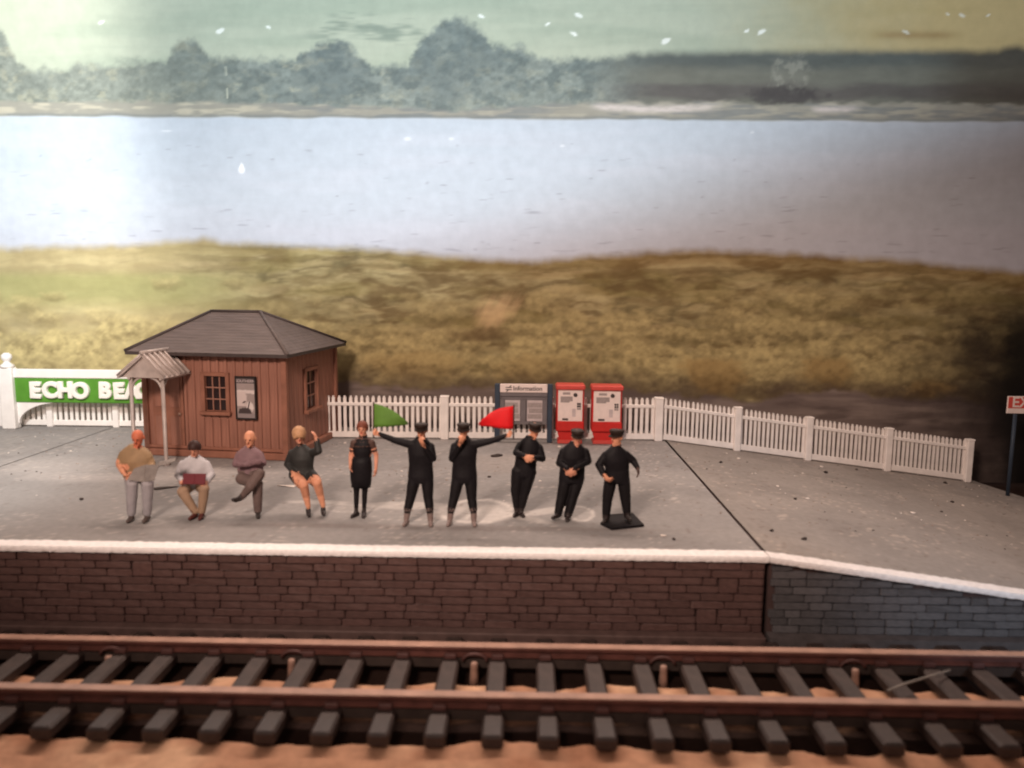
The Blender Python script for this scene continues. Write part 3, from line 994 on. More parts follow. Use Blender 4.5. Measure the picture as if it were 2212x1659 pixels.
# front width from the image column of the left corner
best = min((abs(project(np.array([FR - ax * w + Vector((0, 0, 1.2))]))[0][0] - 315), w) for w in np.linspace(2.5, 5, 500))
HW = best[1]
best = min((abs(project(np.array([FR + ay * w + Vector((0, 0, 1.2))]))[0][0] - 724), w) for w in np.linspace(1, 5, 500))
HD = best[1]
best = min((abs(project(np.array([FR + Vector((0, 0, h))]))[1][0] - 762), h) for h in np.linspace(1.5, 4, 500))
HH = best[1]
print('HUT', HW, HD, HH, FR, EDGE, SEAM, YF, YN)
hut = thing('station_hut', 'small reddish brown boarded station hut with a grey hipped roof and a porch', 'hut', FR - ax * HW, HROT)
hl = hut.location


def lx_(pxx, pyy, yy=0.0):
    """hut-local x and z of a pixel on the plane local y = yy"""
    d = ray(pxx, pyy)
    t = (ay.dot(hl) + yy - ay.dot(CAM)) / ay.dot(d)
    p = CAM + d * t - hl
    return ax.dot(p), p.z


def ly_(pxx, pyy):
    """hut-local y and z of a pixel on the right wall"""
    d = ray(pxx, pyy)
    t = (ax.dot(hl) + HW - ax.dot(CAM)) / ax.dot(d)
    p = CAM + d * t - hl
    return ay.dot(p), p.z


# core walls
T = 0.08
box('wall_panel', hut, (HW / 2, 0.06 + T / 2, HH / 2), (HW - 0.06, T, HH), MAT['hut_dark'])
box('wall_panel', hut, (HW / 2, HD - 0.02 - T / 2, HH / 2), (HW - 0.06, T, HH), MAT['hut_dark'])
box('wall_panel', hut, (0.06, HD / 2, HH / 2), (T, HD - 0.3, HH), MAT['hut_dark'])
box('wall_panel', hut, (HW - 0.10, HD / 2, HH / 2), (T, HD - 0.3, HH), MAT['hut_dark'])
wx0, wzt = lx_(442, 812); wx1, wzb = lx_(490, 888)
ry0, rzt = ly_(660, 803); ry1, rzb = ly_(685, 876)
if ry1 < ry0: ry0, ry1 = ry1, ry0
# door under the porch
dx0, dx1, dzt = 0.16, 0.92, 1.95
nb = 17
bw = HW / nb
PL = []


def plank_front(x, z0, z1):
    PL.append((x, z0, z1))
    box('plank', hut, (x, 0.045, (z0 + z1) / 2), (bw - 0.016, 0.05, z1 - z0), MAT['hut'], 0.008)


for i in range(nb):
    x = (i + 0.5) * bw
    if wx0 - 0.05 < x < wx1 + 0.05:
        plank_front(x, 0.16, wzb - 0.10)
        plank_front(x, wzt + 0.07, HH)
    elif dx0 < x < dx1:
        plank_front(x, dzt + 0.05, HH)
    else:
        plank_front(x, 0.16, HH)
for i in range(nb + 1):
    x = i * bw
    if i in (0, nb) or dx0 - 0.02 < x < dx1 + 0.02:
        continue
    segs = [(0.16, HH)]
    if wx0 - 0.06 < x < wx1 + 0.06:
        segs = [(0.16, wzb - 0.16), (wzt + 0.07, HH)]
    for z0, z1 in segs:
        box('batten', hut, (x, 0.002, (z0 + z1) / 2), (0.075, 0.05, z1 - z0), MAT['hut'], 0.018)
nr = 12
bw2 = HD / nr
for i in range(nr):
    y = (i + 0.5) * bw2
    segs = [(0.16, HH)]
    if ry0 - 0.06 < y < ry1 + 0.06:
        segs = [(0.16, rzb - 0.10), (rzt + 0.07, HH)]
    for z0, z1 in segs:
        box('plank', hut, (HW - 0.030, y, (z0 + z1) / 2), (0.05, bw2 - 0.014, z1 - z0), MAT['hut'], 0.008)
for x, y in ((0, 0.02), (HW, 0.02), (HW, HD - 0.02)):
    box('corner_post', hut, (x, y, HH / 2), (0.13, 0.13, HH), MAT['hut_dark'], 0.012)
box('plinth_board', hut, (HW / 2, -0.035, 0.08), (HW + 0.16, 0.14, 0.16), MAT['hut_dark'], 0.02)
box('plinth_board', hut, (HW + 0.035, HD / 2 + 0.05, 0.08), (0.14, HD - 0.06, 0.16), MAT['hut_dark'], 0.02)
box('plinth_board', hut, (HW / 2, -0.012, 0.205), (HW + 0.08, 0.07, 0.07), MAT['hut_dark'], 0.015)


def window(x0, x1, z0, z1, front, nx=3, nz=3):
    w = x1 - x0
    if front:
        P = lambda u, d, z: (u, d, z)
        rot = 0
    else:
        P = lambda u, d, z: (HW - d, u, z)
        rot = math.pi / 2
    root = box('window', hut, P((x0 + x1) / 2, 0.07, (z0 + z1) / 2), (w + 0.12, 0.03, z1 - z0 + 0.12), MAT['hut_dark'], 0, (0, 0, rot))
    # children in the window's own axes
    for s in (-1, 1):
        box('frame_side', root, (s * (w / 2 + 0.045), -0.06, 0), (0.09, 0.10, z1 - z0 + 0.18), MAT['hut_dark'], 0.01)
    box('frame_head', root, (0, -0.062, (z1 - z0) / 2 + 0.045), (w + 0.001, 0.10, 0.09), MAT['hut_dark'], 0.01)
    box('sill', root, (0, -0.085, -(z1 - z0) / 2 - 0.055), (w + 0.24, 0.17, 0.085), MAT['hut_dark'], 0.014)
    for i in range(nx):
        for k in range(nz):
            box('pane', root, (-w / 2 + (i + 0.5) * w / nx, -0.02, -(z1 - z0) / 2 + (k + 0.5) * (z1 - z0) / nz), (w / nx - 0.02, 0.012, (z1 - z0) / nz - 0.02), MAT['pane'])
    for i in range(1, nx):
        box('glazing_bar', root, (-w / 2 + i * w / nx, -0.035, 0), (0.028, 0.03, z1 - z0), MAT['bar'], 0.004)
    for k in range(1, nz):
        box('glazing_bar', root, (0, -0.038, -(z1 - z0) / 2 + k * (z1 - z0) / nz), (w, 0.03, 0.030), MAT['bar'], 0.004)


window(wx0, wx1, wzb, wzt, True)
window(ry0, ry1, rzb, rzt, False, 2, 3)
door = box('door', hut, ((dx0 + dx1) / 2, 0.035, dzt / 2 + 0.05), (dx1 - dx0, 0.05, dzt - 0.1), MAT['hut_dark'], 0.01)
for s in (-1, 1):
    for zc in (-0.45, 0.45):
        box('door_panel', door, (s * 0.18, -0.03, zc), (0.26, 0.02, 0.7), MAT['hut'], 0.012)
V, Fc = lathe_data([(0.012, 0), (0.035, 0.02), (0.035, 0.05), (0.015, 0.06)], 8)
obj('door_knob', mesh('door_knob', V, Fc, MAT['pin'], True), door, (0.3, -0.03, -0.05), (math.pi / 2, 0, 0))
# roof
OV = 0.27
ex0, ex1, ey0, ey1 = -OV, HW + OV * 0.8, -OV, HD + OV
ez = HH - 0.02
best = min((abs(project(np.array([hl + ax * (HW / 2) + ay * (HD / 2) + Vector((0, 0, h))]))[1][0] - 674), h) for h in np.linspace(HH, HH + 3, 500))
RH = best[1]


def ridge_x(pxx):
    return min((abs(project(np.array([hl + ax * x + ay * (HD / 2) + Vector((0, 0, RH))]))[0][0] - pxx), x) for x in np.linspace(-1, HW + 1, 600))[1]


rx0, rx1 = ridge_x(457), ridge_x(562)
A, B, C_, D_ = Vector((ex0, ey0, ez)), Vector((ex1, ey0, ez)), Vector((ex1, ey1, ez)), Vector((ex0, ey1, ez))
E_, G_ = Vector((rx0, HD / 2, RH)), Vector((rx1, HD / 2, RH))
dn = Vector((0, 0, -0.075))
roof_v = [A, B, C_, D_, E_, G_, A + dn, B + dn, C_ + dn, D_ + dn]
roof = obj('roof', mesh('roof', roof_v, [(0, 1, 5, 4), (1, 2, 5), (2, 3, 4, 5), (3, 0, 4), (0, 6, 7, 1), (1, 7, 8, 2), (2, 8, 9, 3), (3, 9, 6, 0), (9, 8, 7, 6)],
                        [MAT['roof'], MAT['roof_edge']]), hut)
for i in range(4, 9):
    roof.data.polygons[i].material_index = 1
up = Vector((0, 0, 0.01))
for a, b in ((A, E_), (B, G_), (C_, G_), (D_, E_), (E_, G_)):
    tube('hip_roll' if a is not E_ else 'ridge_roll', roof, [a + up, b + up], 0.042, MAT['roof'] if a is B else MAT['roof_edge'], 7)
# slate courses: low overlapping rows on the two faces in view
def courses(p0, p1, q0, q1, n):
    for i in range(1, n):
        t = i / n
        a, b = p0.lerp(q0, t), p1.lerp(q1, t)
        nrm = (p1 - p0).cross(q0 - p0).normalized()
        s = (q0 - p0).normalized() * 0.1
        V = [a + nrm * 0.004, b + nrm * 0.004, b + nrm * 0.001 + (q1 - p1).normalized() * (p1 - q1).length / n, a + nrm * 0.001 + (q0 - p0).normalized() * (p0 - q0).length / n, a - nrm * .004, b - nrm * .004]
        obj('slate_course', mesh('slate_course', V, [(0, 1, 2, 3), (4, 5, 1, 0)], MAT['roof']), roof)
courses(A, B, E_, G_, 15)
courses(B, C_, G_, G_, 15)

# porch on the hut front
PD = 1.0
px0_, pz0_ = lx_(262, 812, -PD)
px1_, _ = lx_(351, 812, -PD)
pxa, pza = lx_(333, 766, -PD)
pxa = (px0_ + px1_) / 2 + 0.06
pza = lx_(318, 766, -PD)[1]
V = [(px0_, -PD, pz0_), (px1_, -PD, pz0_), (pxa, -PD, pza), (px0_, 0, pz0_), (px1_, 0, pz0_), (pxa, 0, pza)]
porch = obj('porch', mesh('porch', [(x, y + (0.02 if y else -0.03), z - 0.03) for x, y, z in V], [(0, 1, 2), (5, 4, 3), (0, 3, 4, 1)], MAT['porch']), hut)
# corrugated slopes: each rib runs from ridge to eave
for s, xe in ((-1, px0_), (1, px1_)):
    v0, v1 = Vector((pxa, 0, pza)), Vector((xe + s * 0.07, 0, pz0_ - 0.02))
    dirv = (v1 - v0)
    sl = prism('slope_sheet', porch, [v0 + Vector((0, -PD - 0.06, 0)), v1 + Vector((0, -PD - 0.06, 0)), v1, v0], dirv.cross(Vector((0, 1, 0))).normalized() * (0.03 * (-s)), MAT['porch'])
    for k in range(6):
        y = -PD - 0.03 + k * (PD + 0.0) / 5.3
        off = Vector((0, y, 0.03))
        tube('slope_rib', porch, [v0 + off, v1 + off], 0.032, MAT['porch'], 6)
tube('ridge_cap', porch, [(pxa, -PD - 0.08, pza + 0.04), (pxa, 0.0, pza + 0.04)], 0.045, MAT['porch'], 7)
for x, s in ((px0_ + 0.16, 1), (px1_ - 0.06, -1)):
    tube('porch_post', porch, [(x, -PD + 0.08, 0.0), (x, -PD + 0.08, 0.12), (x, -PD + 0.08, pz0_ - 0.02)], [0.06, 0.042, 0.042], MAT['porch'], 8)
    tube('post_foot', porch, [(x, -PD + 0.08, 0.0), (x, -PD + 0.08, 0.10)], [0.085, 0.06], MAT['porch'], 10)
    pts = [(x + s * 0.26 * (1 - math.cos(t)), -PD + 0.08, pz0_ - 0.42 + 0.38 * math.sin(t)) for t in np.linspace(0, math.pi / 2, 8)]
    tube('post_bracket', porch, pts, 0.028, MAT['porch'], 6)
    pts = [(x, -PD + 0.08 + 0.3 * (1 - math.cos(t)), pz0_ - 0.42 + 0.38 * math.sin(t)) for t in np.linspace(0, math.pi / 2, 8)]
    tube('post_bracket', porch, pts, 0.028, MAT['porch'], 6)
    box('eave_beam', porch, (x, -PD / 2, pz0_ - 0.05), (0.06, PD, 0.06), MAT['porch'], 0.008)

# poster on the hut wall
qx0, qzt = lx_(508, 812, -0.03); qx1, qzb = lx_(557, 907, -0.03)
pw, ph = qx1 - qx0, qzt - qzb
pc = hl + ax * ((qx0 + qx1) / 2) + ay * (-0.05) + Vector((0, 0, qzb))
pt = thing('poster', 'black framed monochrome seaside poster hanging on the brown hut wall beside the window', 'poster', pc, HROT)
box('backing', pt, (0, 0.01, ph / 2), (pw, 0.04, ph), MAT['black'], 0.008)
for c, dm in (((0, -0.015, ph - 0.02), (pw, 0.03, 0.04)), ((0, -0.015, 0.02), (pw, 0.03, 0.04)), ((-pw / 2 + 0.02, -0.016, ph / 2), (0.04, 0.03, ph - 0.081)), ((pw / 2 - 0.02, -0.016, ph / 2), (0.04, 0.03, ph - 0.081))):
    box('frame_bar', pt, c, dm, MAT['black'], 0.008)
gx2, gz2 = np.meshgrid(np.linspace(0, 1, 60), np.linspace(0, 1, 110))
pcx = np.ones(gx2.shape + (3,)) * np.array((0.30, 0.245, 0.235))
hor = 0.60 + 0.05 * fbm(gx2 * 4, gz2 * 0, 3, 3)
pcx = mixc(pcx, (0.60, 0.52, 0.50), sstep(hor - 0.02, hor + 0.01, gz2) * (1 - sstep(0.70, 0.73, gz2 + 0.03 * fbm(gx2 * 6, gz2 * 6, 3, 5))))
pcx = mixc(pcx, (0.55, 0.46, 0.44), (1 - sstep(0.35, 0.5, np.abs(gx2 - 0.1) + 0.3 * (fbm(gx2 * 5, gz2 * 8, 3, 7) - .5))) * (gz2 < 0.66) * (gz2 > 0.3))
pcx = mixc(pcx, (0.62, 0.55, 0.53), (1 - sstep(0.16, 0.24, np.hypot(gx2 - 0.72, (gz2 - 0.28) * 1.6) + 0.12 * (fbm(gx2 * 8, gz2 * 12, 3, 9) - .5))))
pcx = mixc(pcx, (0.05, 0.035, 0.035), (1 - sstep(0.26, 0.32, np.hypot((gx2 - 0.42) * 0.75, (gz2 - 0.16) * 3.2) + 0.2 * (fbm(gx2 * 8, gz2 * 12, 3, 11) - .5))))
pcx = mixc(pcx, (0.06, 0.045, 0.045), (np.abs((gx2 - 0.66) - (gz2 - 0.34) * 0.55) < 0.035) * (gz2 > 0.24) * (gz2 < 0.42) * 1.0)
pcx = mixc(pcx, (0.09, 0.065, 0.065), (np.abs((gx2 - 0.40) - (gz2 - 0.40) * 2.2) < 0.07) * (gz2 > 0.37) * (gz2 < 0.43) * 1.0)
pcx = mixc(pcx, (0.24, 0.20, 0.20), 1 - sstep(0.10, 0.12, gz2))
pcx = mixc(pcx, (0.07, 0.055, 0.055), sstep(0.845, 0.85, gz2))
pcx = mixc(pcx, (0.33, 0.27, 0.26), (np.abs(gz2 - 0.855) < 0.008) * 1.0)
pP = np.stack([(gx2 - 0.5) * (pw - 0.08), np.full_like(gx2, -0.013), 0.04 + gz2 * (ph - 0.08)], -1).reshape(-1, 3)
grid_obj('print', pP, 60, 110, pcx.reshape(-1, 3), MAT['poster'], pt)
text('heading', pt, 'SOUTHERN', (0, -0.016, 0.04 + 0.925 * (ph - 0.08)), 0.088, MAT['paper'], 0.002, 0.001)

# ---------------------------------------------------------------- information board
FYL = lambda X: fA.y + (fB.y - fA.y) * (X - fA.x) / (fB.x - fA.x)
IY = FYL(0.3) - 0.35
ix = lambda p, q=880: gy(p, q, IY).x
iz = lambda q: gy(1130, q, IY).z
x0, x1, zt, zm = ix(1070), ix(1192), iz(829), iz(916)
ib = thing('information_board', 'grey double information board with dark blue posts and a white heading strip', 'notice board', ((x0 + x1) / 2, IY, 0))
wd = x1 - x0
for s in (-1, 1):
    box('post', ib, (s * (wd / 2 - 0.05), 0, zt / 2), (0.13, 0.15, zt), MAT['navy'], 0.014)
box('header', ib, (0.0, -0.05, iz(838)), (wd - 0.24, 0.08, iz(829) - iz(847)), MAT['panel'], 0.01)
box('back_panel', ib, (0, 0.02, (iz(850) + zm) / 2), (wd - 0.24, 0.05, iz(850) - zm), MAT['grey_frame'])
box('frame_bar', ib, (0, -0.03, iz(852)), (wd - 0.242, 0.06, 0.09), MAT['grey_frame'], 0.01)
box('frame_bar', ib, (0, -0.03, zm + 0.04), (wd - 0.242, 0.06, 0.08), MAT['grey_frame'], 0.01)
zc_, zh_ = (iz(862) + zm) / 2 + 0.02, iz(862) - zm - 0.04
for xx in (-wd / 2 + 0.18, 0, wd / 2 - 0.18):
    box('frame_bar', ib, (xx, -0.028, zc_), (0.12, 0.06, zh_), MAT['grey_frame'], 0.01)
for s in (-1, 1):
    n_ = box('notice', ib, (s * (wd / 4 - 0.05), -0.012, zc_), (wd / 2 - 0.28, 0.012, zh_ - 0.06), MAT['paper'])
    for k in range(3):
        box('print_block', n_, (R.uniform(-.03, .03), -0.008, zh_ * (0.25 - 0.24 * k)), (wd / 2 - 0.36, 0.004, 0.12), MAT['greyink'])
text('heading', ib, 'Information', (0.10, -0.093, iz(838.5)), 0.155, MAT['ink'], 0.002, 0.003)
hx = -wd / 2 + 0.34
for dz_, s in ((0.028, 1), (-0.028, -1)):
    box('emblem_bar', ib, (hx, -0.093, iz(838.5) + dz_), (0.16, 0.005, 0.022), MAT['ink'])
    box('emblem_bar', ib, (hx + s * 0.035, -0.0935, iz(838.5) + dz_ + 0.028 * s), (0.07, 0.005, 0.020), MAT['ink'], 0, (0, -0.75, 0))
    
# ---------------------------------------------------------------- ticket machines
def machine(label, pxa, pxb, py_top, py_bot):
    Y = FYL(2.0) - 0.50
    xa, xb = gy(pxa, 890, Y).x, gy(pxb, 890, Y).x
    z = lambda q: gy((pxa + pxb) / 2, q, Y).z
    z0 = 0.0
    zt = z(py_top)
    w = xb - xa
    t = thing('ticket_machine', label, 'ticket machine', ((xa + xb) / 2, Y, 0), 0.0, 'red ticket machines by the fence')
    zp1, zp0 = zt - 0.12, zt * 0.36
    box('cabinet', t, (0, 0.16, (zt + zp0) / 2 - 0.05), (w * 0.94, 0.36, zt - zp0 + 0.02), MAT['red'], 0.02)
    box('hood', t, (0, 0.12, zt - 0.055), (w, 0.50, 0.13), MAT['redtop'], 0.03)  # paler red than the cabinet: light from above put into the colour
    box('apron', t, (0, 0.10, zp0 - 0.09), (w * 0.96, 0.42, 0.26), MAT['red'], 0.03)
    prism('pedestal', t, [(-w * 0.44, -0.02, zp0 - 0.20), (w * 0.44, -0.02, zp0 - 0.20), (w * 0.36, -0.02, 0.10), (-w * 0.36, -0.02, 0.10)], (0, 0.30, 0), MAT['red'])
    box('foot', t, (0, 0.13, 0.05), (w * 0.84, 0.38, 0.10), MAT['redtop'], 0.015)
    fp = box('front_panel', t, (0, -0.03, (zp1 + zp0) / 2 + 0.02), (w * 0.84, 0.03, zp1 - zp0 - 0.02), MAT['panel'], 0.008)
    hp = zp1 - zp0
    wp = w * 0.84
    for (u, v, a, b, m) in ((-0.16, 0.36, 0.30, 0.07, 'greyink'), (-0.22, 0.18, 0.36, 0.18, 'greyink'), (0.02, 0.20, 0.14, 0.14, 'greyink'),
                            (0.15, -0.22, 0.14, 0.24, 'paper'), (-0.20, -0.42, 0.24, 0.06, 'ink')):
        box('printed_field', fp, (u * wp, -0.019, v * hp), (a * wp, 0.006, b * hp), MAT[m])
    V, Fc = lathe_data([(0.052, 0), (0.052, 0.02), (0.03, 0.035)], 10)
    obj('dial', mesh('dial', V, Fc, MAT['ink'], True), fp, (0.20 * wp, -0.014, 0.32 * hp), (math.pi / 2, 0, 0))
    for k in range(3):
        for j in range(2):
            box('key', fp, ((0.31 + 0.08 * j) * wp, -0.020, (0.05 - 0.075 * k) * hp), (0.045, 0.014, 0.05), MAT['ink'] if k < 2 else MAT['greyink'], 0.004)
    return t


machine('red ticket machine standing next to the grey information board', 1200, 1263, 831, 951)
machine('red ticket machine farther from the information board, against the fence', 1276, 1345, 833, 954)

# ---------------------------------------------------------------- red and white sign at the far right
EY = 18.9
ez0 = gy(2190, 1046, EY).z
ex_, ezt, ezb = gy(2176, 870, EY).x, gy(2195, 856, EY).z, gy(2195, 893, EY).z
es = thing('exit_sign', 'small red and white EXIT sign on a thin dark post at the far end', 'sign', (ex_ + 0.55, EY, ez0))
box('plate', es, (0, 0, (ezt + ezb) / 2 - ez0), (1.10, 0.05, ezt - ezb), MAT['panel'], 0.01)
box('red_field', es, (0.0, -0.028, (ezt + ezb) / 2 - ez0 + 0.06), (1.08, 0.012, (ezt - ezb) * 0.66), MAT['redtop'])
text('lettering', es, 'EXIT', (-0.46, -0.037, (ezt + ezb) / 2 - ez0 + 0.06), 0.36, MAT['panel'], 0.003, 0.006, align='LEFT')
tube('post', es, [(-0.30, 0.05, 0 - 0.3), (-0.30, 0.05, ezb - ez0 + 0.1)], 0.045, MAT['navy'], 8)

# ---------------------------------------------------------------- litter on the platform
def crumb_mesh(m, s, flat):
    bm = bmesh.new()
    bmesh.ops.create_icosphere(bm, subdivisions=1, radius=1)
    for v in bm.verts:
        v.co = v.co * R.uniform(0.7, 1.25)
        v.co.z *= flat
    me = bpy.data.meshes.new('crumb')
    bm.to_mesh(me); bm.free()
    bmesh_z = min(v.co.z for v in me.vertices)
    for v in me.vertices:
        v.co.z -= bmesh_z + 0.15
    me.materials.append(m)
    return me


dark_m = [crumb_mesh(MAT['grit_dark'], 1, 0.6) for _ in range(3)]
pale_m = [crumb_mesh(MAT['grit_pale'], 1, 0.35) for _ in range(3)]


def crumb(name, label, pxp, pyp, sx, sy, meshes, group):
    p = ramp_hit(pxp, pyp)
    o = obj(name, R.choice(meshes), None, p, (0, 0, R.uniform(0, 6)), (sx, sy, min(sx, sy)))
    return tag(o, label, 'litter', group)


DK, PA = 'dark crumbs on the platform', 'pale flakes on the platform'
for lab, a, b, s in (('dark crumb on the open platform in front of the hut, left of the seated figures', 176, 1080, 0.05),
                     ('dark crumb behind the two flag wavers, under the red flag', 1056, 1031, 0.05),
                     ('large dark smear of grit behind the man with the red flag', 1075, 986, 0.09),
                     ('dark crumb on the ramp close below the start of its fence', 1557, 1000, 0.05),
                     ('dark crumb on the ramp under the third fence post', 1783, 1022, 0.06),
                     ('small dark crumb in the middle of the ramp', 1718, 1079, 0.045),
                     ('dark crumb on the ramp near the bottom end of the fence', 2056, 1085, 0.055),
                     ('small dark crumb lower on the ramp beneath the fence end', 2034, 1106, 0.04),
                     ('dark crumb on the ramp near the white edging', 1667, 1148, 0.045),
                     ('long thin dark sliver on the ramp by the white edging', 1738, 1165, 0.05),
                     ('dark crumb beside the dark base of the last man', 1455, 1166, 0.04),
                     ('dark crumb against the foot of the ramp fence, between its middle posts', 1850, 1015, 0.05),
                     ('dark crumb at the foot of the last ramp fence post', 2042, 1044, 0.07)):
    crumb('crumb', lab, a, b, s * (2.2 if 'sliver' in lab or 'smear' in lab else 1), s * 0.8, dark_m, DK)
for lab, a, b, s in (('bright pale flake on the platform between the last man and the white edging', 1433, 1158, 0.06),
                     ('pale flake on the ramp just under the first fence panel', 1595, 991, 0.06),
                     ('pale flake on the ramp in the middle below the second fence panel', 1680, 1050, 0.05),
                     ('pale flake lying next to a dark crumb in mid ramp', 1745, 1077, 0.05),
                     ('bright pale flake alone on the lower ramp', 1972, 1108, 0.06),
                     ('pale flake below the middle ramp fence post', 1775, 1008, 0.07),
                     ('pale flake by the corner where the ramp ends', 2080, 1092, 0.05),
                     ('pale flake behind the feet of the leaning man', 1166, 1039, 0.045),
                     ('pale flake behind the man with the green flag', 868, 1018, 0.04),
                     ('pale flake near the hut corner', 672, 1015, 0.05),
                     ('pale flake at the foot of the information board', 1208, 965, 0.06),
                     ('pale flake at the foot of the right hut wall', 745, 957, 0.06)):
    crumb('flake', lab, a, b, s, s * 0.7, pale_m, PA)
# fine grit nobody could count
V, Fc = [], []
for i in range(900):
    X, Y = R.uniform(-13, 12.5), R.uniform(13, 20.3)
    if Y < 15 and X < 3 and R.random() < 0.75:
        continue
    s = R.uniform(0.008, 0.026)
    k = len(V)
    z = rz(X)
    if X > 12:
        continue
    a0 = R.uniform(0, 6)
    for j in range(3):
        V.append((X + s * math.cos(a0 + j * 2.1) * R.uniform(.7, 1.6), Y + s * math.sin(a0 + j * 2.1), z + 0.004))
    V.append((X, Y, z + s * 0.8))
    Fc += [(k, k + 1, k + 3), (k + 1, k + 2, k + 3), (k + 2, k, k + 3)]
me = mesh('grit', V, Fc, [MAT['grit_tan'], MAT['grit_pale'], MAT['grit_dark']])
for p in me.polygons:
    p.material_index = (0, 0, 1, 2, 0)[(p.index // 3) % 5]
gr = obj('grit', me)
gr['kind'] = 'stuff'
# paper scrap, and a dark flat piece
p = gz(622, 1051)
o = prism('paper_scrap', None, [(-0.24, 0.05, 0.006), (0.14, -0.09, 0.006), (0.16, 0.03, 0.006), (0.0, 0.06, 0.006)], (0, 0, 0.010), MAT['grit_pale'], p)
tag(o, 'white pointed paper scrap on the platform beside the blonde seated woman', 'litter')
p = gz(350, 1056)
o = prism('dark_flat_piece', None, [(-0.22, -0.12, 0.006), (-0.05, -0.10, 0.006), (0.26, 0.14, 0.006), (-0.02, 0.10, 0.006), (-0.2, 0.02, 0.006)], (0, 0, 0.012), MAT['grit_dark'], p)
tag(o, 'dark pointed flat piece on the platform between the first two seated men', 'litter')


# ---------------------------------------------------------------- figures
def capsule(p0, r0, p1, r1, n=10):
    p0, p1 = Vector(p0), Vector(p1)
    d = (p1 - p0)
    L = max(d.length, 1e-4)
    d = d / L
    a = d.cross(Vector((0.13, 0.2, 1)))
    if a.length < 1e-3:
        a = d.cross(Vector((1, 0, 0)))
    a.normalize()
    b = d.cross(a)
    rings = []
    for t in (-80, -45, -15):
        rings.append((p0 + d * (r0 * math.sin(rad(t))), r0 * math.cos(rad(t))))
    for t in (0.33, 0.66):
        rings.append((p0.lerp(p1, t), r0 + (r1 - r0) * t))
    for t in (15, 45, 80):
        rings.append((p1 + d * (r1 * math.sin(rad(t))), r1 * math.cos(rad(t))))
    V, Fc = [], []
    for c, r in rings:
        for k in range(n):
            t = 2 * math.pi * k / n
            V.append(c + a * (r * math.cos(t)) + b * (r * math.sin(t)))
    for i in range(len(rings) - 1):
        for k in range(n):
            k2 = (k + 1) % n
            Fc.append((i * n + k, i * n + k2, (i + 1) * n + k2, (i + 1) * n + k))
    Fc += [tuple(range(n - 1, -1, -1)), tuple((len(rings) - 1) * n + k for k in range(n))]
    return V, Fc


def ellipsoid(c, axes, n=12, m=8):
    """axes: three Vectors (semi-axes)"""
    c = Vector(c)
    V, Fc = [], []
    for i in range(1, m):
        ph = math.pi * i / m
        for k in range(n):
            t = 2 * math.pi * k / n
            V.append(c + axes[0] * (math.sin(ph) * math.cos(t)) + axes[1] * (math.sin(ph) * math.sin(t)) + axes[2] * math.cos(ph))
    for i in range(m - 2):
        for k in range(n):
            k2 = (k + 1) % n
            Fc.append((i * n + k, (i + 1) * n + k, (i + 1) * n + k2, i * n + k2))
    Fc += [tuple(range(n)), tuple((m - 2) * n + k for k in range(n - 1, -1, -1))]
    return V, Fc


def loft(rings, n=16):
    """rings: (center, rx, ry[, ang])"""
    V, Fc = [], []
    for r in rings:
        c, rx, ry = Vector(r[0]), r[1], r[2]
        an = r[3] if len(r) > 3 else 0
        ca, sa = math.cos(an), math.sin(an)
        for k in range(n):
            t = 2 * math.pi * k / n
            x, y = rx * math.cos(t), ry * math.sin(t)
            V.append(c + Vector((x * ca - y * sa, x * sa + y * ca, 0)))
    for i in range(len(rings) - 1):
        for k in range(n):
            k2 = (k + 1) % n
            Fc.append((i * n + k, i * n + k2, (i + 1) * n + k2, (i + 1) * n + k))
    Fc += [tuple(range(n - 1, -1, -1)), tuple((len(rings) - 1) * n + k for k in range(n))]
    return V, Fc


